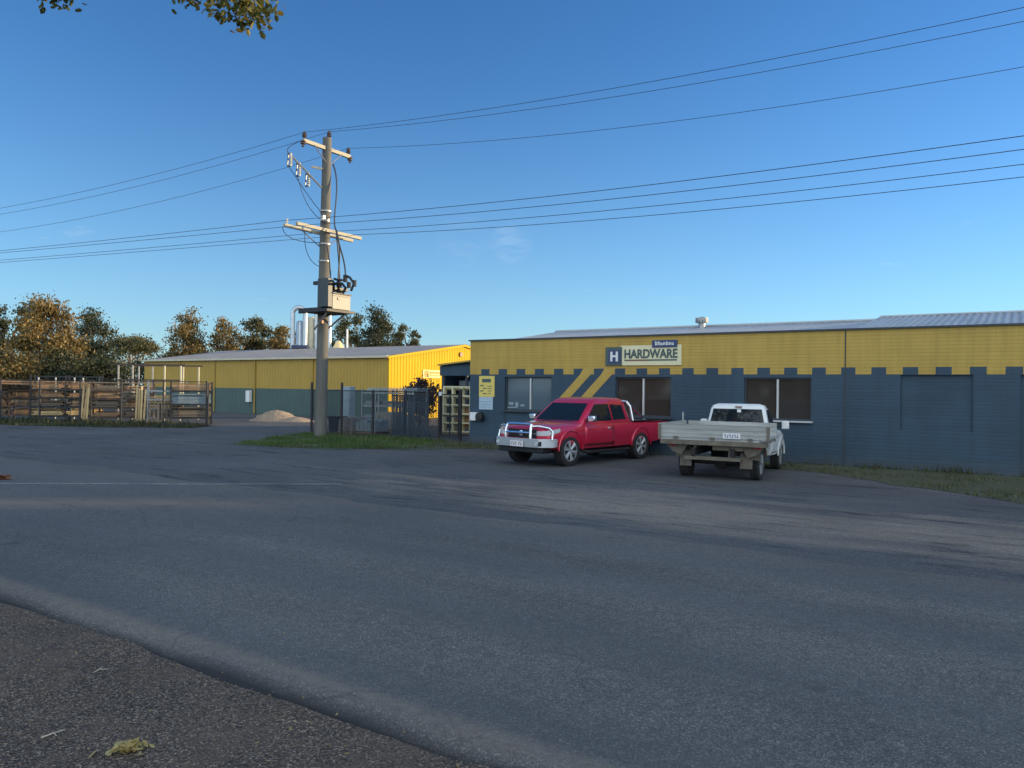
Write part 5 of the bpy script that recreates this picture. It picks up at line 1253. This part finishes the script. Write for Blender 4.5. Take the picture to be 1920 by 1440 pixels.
TS = [ # px, depth, height, width, shape, leaves, material, label
 (2,74,11.0,6.0,'open',4200,'leaf_olive','sparse tall gum tree cut by the left edge of the picture','palebark'),
 (88,72,10.2,6.6,'tall',9500,'leaf_gold','tallest golden-brown gum tree behind the left timber racks','bark'),
 (168,88,11.0,6.4,'tall',7500,'leaf_dark','dark gum tree just right of the tall golden gum','bark'),
 (250,118,9.9,7.0,'dome',5000,'leaf_olive','distant small umbrella-shaped tree in the gap between the tree groups','palebark'),
 (352,96,11.4,6.2,'tall',7000,'leaf_gold','brown-topped gum tree rising behind the left end of the shed','bark'),
 (423,98,11.0,6.0,'tall',5000,'leaf_gold','golden gum tree behind the middle of the shed roof','bark'),
 (487,102,11.0,5.8,'open',4400,'leaf_olive','thin grey-green gum tree left of the dust extraction ducts','palebark'),
 (535,100,10.4,5.2,'open',3200,'leaf_gold','small golden gum tree touching the left duct of the dust plant','bark'),
 (656,92,11.2,4.2,'open',2300,'leaf_olive','sparse gum tree just right of the transformer','palebark'),
 (704,90,11.7,5.2,'tall',8000,'leaf_dark','dense dark green tree right of the power pole','bark'),
 (764,96,10.0,4.6,'open',2800,'leaf_olive','low rounded tree at the right end of the tree row','bark'),
 (18,66,5.2,6.0,'bush',3000,'leaf_gold','low yellow-green bush behind the leftmost rack','bark'),
 (118,70,5.4,6.5,'bush',2600,'leaf_dark','dark bush under the tall golden gum tree','bark'),
 (205,74,5.6,6.5,'bush',2600,'leaf_dark','dark bush under the dark gum tree','bark'),
 (292,90,6.9,7.0,'bush',2600,'leaf_dark','dark hedge-like bush at the left end of the shed','bark'),
 (335,102,7.6,8.0,'bush',2200,'leaf_dark','dark bush under the brown-topped gum tree behind the shed roof','bark'),
 (575,106,8.2,8.0,'bush',2400,'leaf_olive','olive bush behind the dust extraction ducts','bark'),
 (470,104,8.3,9.0,'bush',2800,'leaf_dark','dark bush behind the shed roof, left of the dust extraction ducts','bark'),
 (385,94,7.0,7.5,'bush',2200,'leaf_dark','dark bush behind the left half of the shed roof','bark'),
]
for i, (px, Y, h, w, kd, n, m, lab, bk) in enumerate(TS):
    tree('gum_tree' if kd != 'bush' else 'bush', D_(px, Y), Y, h, mk(h, w, kd, 40+i), int(n*2.1), 0.135 if Y < 95 else 0.155, 60+i, m, lab, 'tree' if kd != 'bush' else 'bush', bk, 'trees beyond the timber yard' if kd != 'bush' else 'bushes beyond the timber yard')
tree('shrub', -4.85, 41.0, 2.9, mk(2.75, 2.3, 'bush', 99), 5200, 0.085, 199, 'leaf_plum', 'purple-leaved shrub rising behind the dark fence in front of the yellow gable', 'shrub', 'bark', None)
# far paddock treeline low on the horizon
b = crown([(x, 150+10*sin(x*0.1), 1.5+1.2*sin(x*0.23)**2, 7, 4, 2.4+1.2*sin(x*0.31)**2) for x in range(-150, 60, 9)], 9000, 0.6, 90, M['leaf_dark'], 'distant_treeline'); kind(b, 'stuff')
# trees over the road behind the viewer: seen only in the glass and paint
for i, (x, y) in enumerate(((-34,-14), (-48,-8), (-40,-30), (-60,6), (-26,-34), (-12,-40), (-72,-16))):
    if i == 0:
        bt = tree('gum_tree', x, y, 11.0, mk(11.0, 9.5, 'tall', 5), 5200, 0.42, 77, 'leaf_gold', 'gum tree across the street behind the viewer', group='trees across the street')
    else:
        c = copy_tree(bt); c.location = (x,y,0); c.rotation_euler = (0,0,i*1.3); c.scale = (1,1,0.85+0.08*(i % 4))
# street tree over the viewer's left shoulder; only its branch tips hang into the picture
ot = empty('street_tree', (-7.6,6.2,-0.1)); tag(ot, 'leafy branches of a street tree hanging into the top left corner', 'tree')
b = MB(); b.tube([(0,0,-0.1), (0.1,0.05,1.6), (0.05,0.2,3.2)], [0.28,0.22,0.18], 12)
tips = [(4.62,2.05,6.30), (3.80,2.0,6.45), (1.75,1.9,6.35), (3.20,1.9,6.55)]
cl = []
def loc(px, py, Y): return ((px-960)/1443*Y+7.6, Y-6.2, (720-py+9)/1443*Y+2.09+0.1)
TP = [loc(440,8,8.2), loc(395,6,8.0), loc(345,-8,8.1), loc(270,-14,8.0), loc(100,-4,7.9), loc(465,28,8.2), loc(200,-45,8.0), loc(30,-40,7.9), loc(420,-50,8.3)]
for k, p in enumerate(TP):
    s0 = Vector((0.05,0.2,3.2)); e_ = Vector(p); m_ = s0.lerp(e_, 0.3)+Vector((-0.3,-0.5,2.6))
    b.tube([s0, s0+Vector((0,0,1.5)), m_, e_+Vector((-0.35,0,0.9)), e_], [0.09,0.07,0.05,0.02,0.005], 6)
b.build('trunk', M['bark'], ot)
b = MB(); r = random.Random(17)
def leaf(p, s):
    e_ = Euler((r.uniform(-1.2,1.2), r.uniform(-1.2,1.2), r.uniform(0,6.3))).to_matrix()
    ps = [e_ @ Vector(q)*s for q in ((0,0,0), (0.30,0.42,0.05), (0.22,0.18,0), (0.62,0.30,0.08), (1.0,0,0.02), (0.62,-0.30,0.08), (0.22,-0.18,0), (0.30,-0.42,0.05))]
    b.add([(p[0]+q.x, p[1]+q.y, p[2]+q.z) for q in ps], [(0,1,2), (0,2,3,4), (0,4,5,6), (0,6,7)])
CL = [(loc(455,14,8.2),0.16,46,1), (loc(425,2,8.2),0.15,40,1), (loc(470,36,8.2),0.08,16,1), (loc(452,42,8.25),0.06,10,1), (loc(402,28,8.0),0.045,7,1), (loc(385,-2,8.0),0.12,22,0.9), (loc(350,-6,8.1),0.10,22,0.9), (loc(335,0,8.1),0.06,10,0.9), (loc(265,-10,8.0),0.05,10,0.8), (loc(98,-2,7.9),0.10,40,0.8), (loc(85,-8,7.9),0.10,26,0.8)]
for (c, s, n, sc) in CL:
    for k in range(int(n*2.4)): leaf((c[0]+r.gauss(0,s), c[1]+r.gauss(0,s), c[2]+r.gauss(0,s*0.62)), 0.095*r.uniform(0.6,1.2)*sc)
for k in range(2600):                                                     # the rest of the crown, above and left of the frame
    a = r.uniform(0,2*pi); d = 2.6*r.random()**0.5; x, y = cos(a)*d-0.6, sin(a)*d
    leaf((x, y, 6.3+r.gauss(0,0.9)+0.4*(2.6-d)), 0.16*r.uniform(0.6,1.3))
b.build('foliage', M['leaf_near'], ot, angle=0, fix=False)

# ------------------------------------------------------------------ camera, sky, sun
cam = bpy.data.cameras.new('camera'); co = bpy.data.objects.new('camera', cam); col.objects.link(co); scn.camera = co
cam.sensor_width = 36; cam.sensor_fit = 'HORIZONTAL'; cam.lens = 36*1443/1920; cam.clip_end = 3000; cam.clip_start = 0.05
co.matrix_world = Matrix.Translation((0,0,2.09)) @ Matrix.Rotation(R(90.36), 4, 'X') @ Matrix.Rotation(R(0.7), 4, 'Z')
SUN_EL, SUN_AZ = 8.0, 78.0                                                # azimuth measured from straight ahead (+Y) towards the right (+X)
sun = bpy.data.lights.new('sun', 'SUN'); so = bpy.data.objects.new('sun', sun); col.objects.link(so)
sun.energy = 4.2; sun.angle = R(0.6); sun.color = (1.0,0.74,0.42)
d = Vector((sin(R(SUN_AZ))*cos(R(SUN_EL)), cos(R(SUN_AZ))*cos(R(SUN_EL)), sin(R(SUN_EL))))
so.rotation_euler = d.to_track_quat('Z', 'Y').to_euler(); so.location = (30,10,20)
w = bpy.data.worlds.new('World'); scn.world = w; w.use_nodes = True; nt = w.node_tree
bg = nt.nodes['Background']; sk = nt.nodes.new('ShaderNodeTexSky'); sk.sky_type = 'NISHITA'; sk.sun_disc = False
sk.sun_elevation = R(SUN_EL); sk.sun_rotation = R(SUN_AZ); sk.altitude = 100; sk.air_density = 1.0; sk.dust_density = 0.0; sk.ozone_density = 5.4
tc = nt.nodes.new('ShaderNodeTexCoord')
gen = tc.outputs['Generated']
sep = nt.nodes.new('ShaderNodeSeparateXYZ'); nt.links.new(gen, sep.inputs[0])
# a few thin wisps of cloud low in the sky
n1 = noise(nt, mapping(nt, gen, (5,5,24)), 2.2, 7, 0.6, 0.4)
hi = math_(nt, 'SUBTRACT', 1.0, math_(nt, 'MULTIPLY', math_(nt, 'ABSOLUTE', math_(nt, 'ADD', sep.outputs['Z'], -0.15)), 9.0), True)
wisp = math_(nt, 'MULTIPLY', ramp(nt, n1, [(0.66, (0,0,0)), (0.82, (1,1,1))]), hi)
def near_dir(px, py, rad):
    dv = Vector(((px-960)/1443, 1.0, (729-py)/1443)).normalized()
    dp = nt.nodes.new('ShaderNodeVectorMath'); dp.operation = 'DOT_PRODUCT'; nt.links.new(gen, dp.inputs[0]); dp.inputs[1].default_value = dv
    return math_(nt, 'MULTIPLY', math_(nt, 'ADD', dp.outputs['Value'], -cos(R(rad))), 1.0/(1-cos(R(rad))), True)
n3 = noise(nt, mapping(nt, gen, (9,9,34), (0.3,0,0)), 2.6, 6, 0.6, 0.5)
small = math_(nt, 'MULTIPLY', ramp(nt, n3, [(0.40, (0,0,0)), (0.75, (1,1,1))]), math_(nt, 'ADD', near_dir(955, 456, 1.7), math_(nt, 'MULTIPLY', near_dir(865, 455, 2.2), 0.4)), True)
wisp = math_(nt, 'ADD', wisp, small, True)
c1 = mixc(nt, math_(nt, 'MULTIPLY', wisp, 0.22), sk.outputs['Color'], (3.4,3.9,4.2))
hz = math_(nt, 'SUBTRACT', 1.0, math_(nt, 'MULTIPLY', sep.outputs['Z'], 2.0), True)
hz = math_(nt, 'MULTIPLY', math_(nt, 'POWER', hz, 2.5), 0.42, True)
c1 = mixc(nt, hz, c1, (2.6,3.9,4.5))
# unseen bright broken cloud added behind the viewer to fill the shade
n2 = noise(nt, mapping(nt, gen, (1,1,2.2)), 2.6, 6, 0.6, 0.3)
back = math_(nt, 'MULTIPLY', math_(nt, 'ADD', sep.outputs['Y'], 0.02), -2.6, True)
fill_cloud = math_(nt, 'MULTIPLY', back, ramp(nt, n2, [(0.30, (0.25,0.25,0.25)), (0.62, (1,1,1))]))
c2 = mixc(nt, fill_cloud, c1, (7.2,8.1,8.7))
nt.links.new(c2, bg.inputs['Color'])
bg.inputs['Strength'].default_value = 0.15
scn.view_settings.view_transform = 'Standard'; scn.view_settings.look = 'None'; scn.view_settings.gamma = 1.0
scn.view_settings.exposure = 0.75
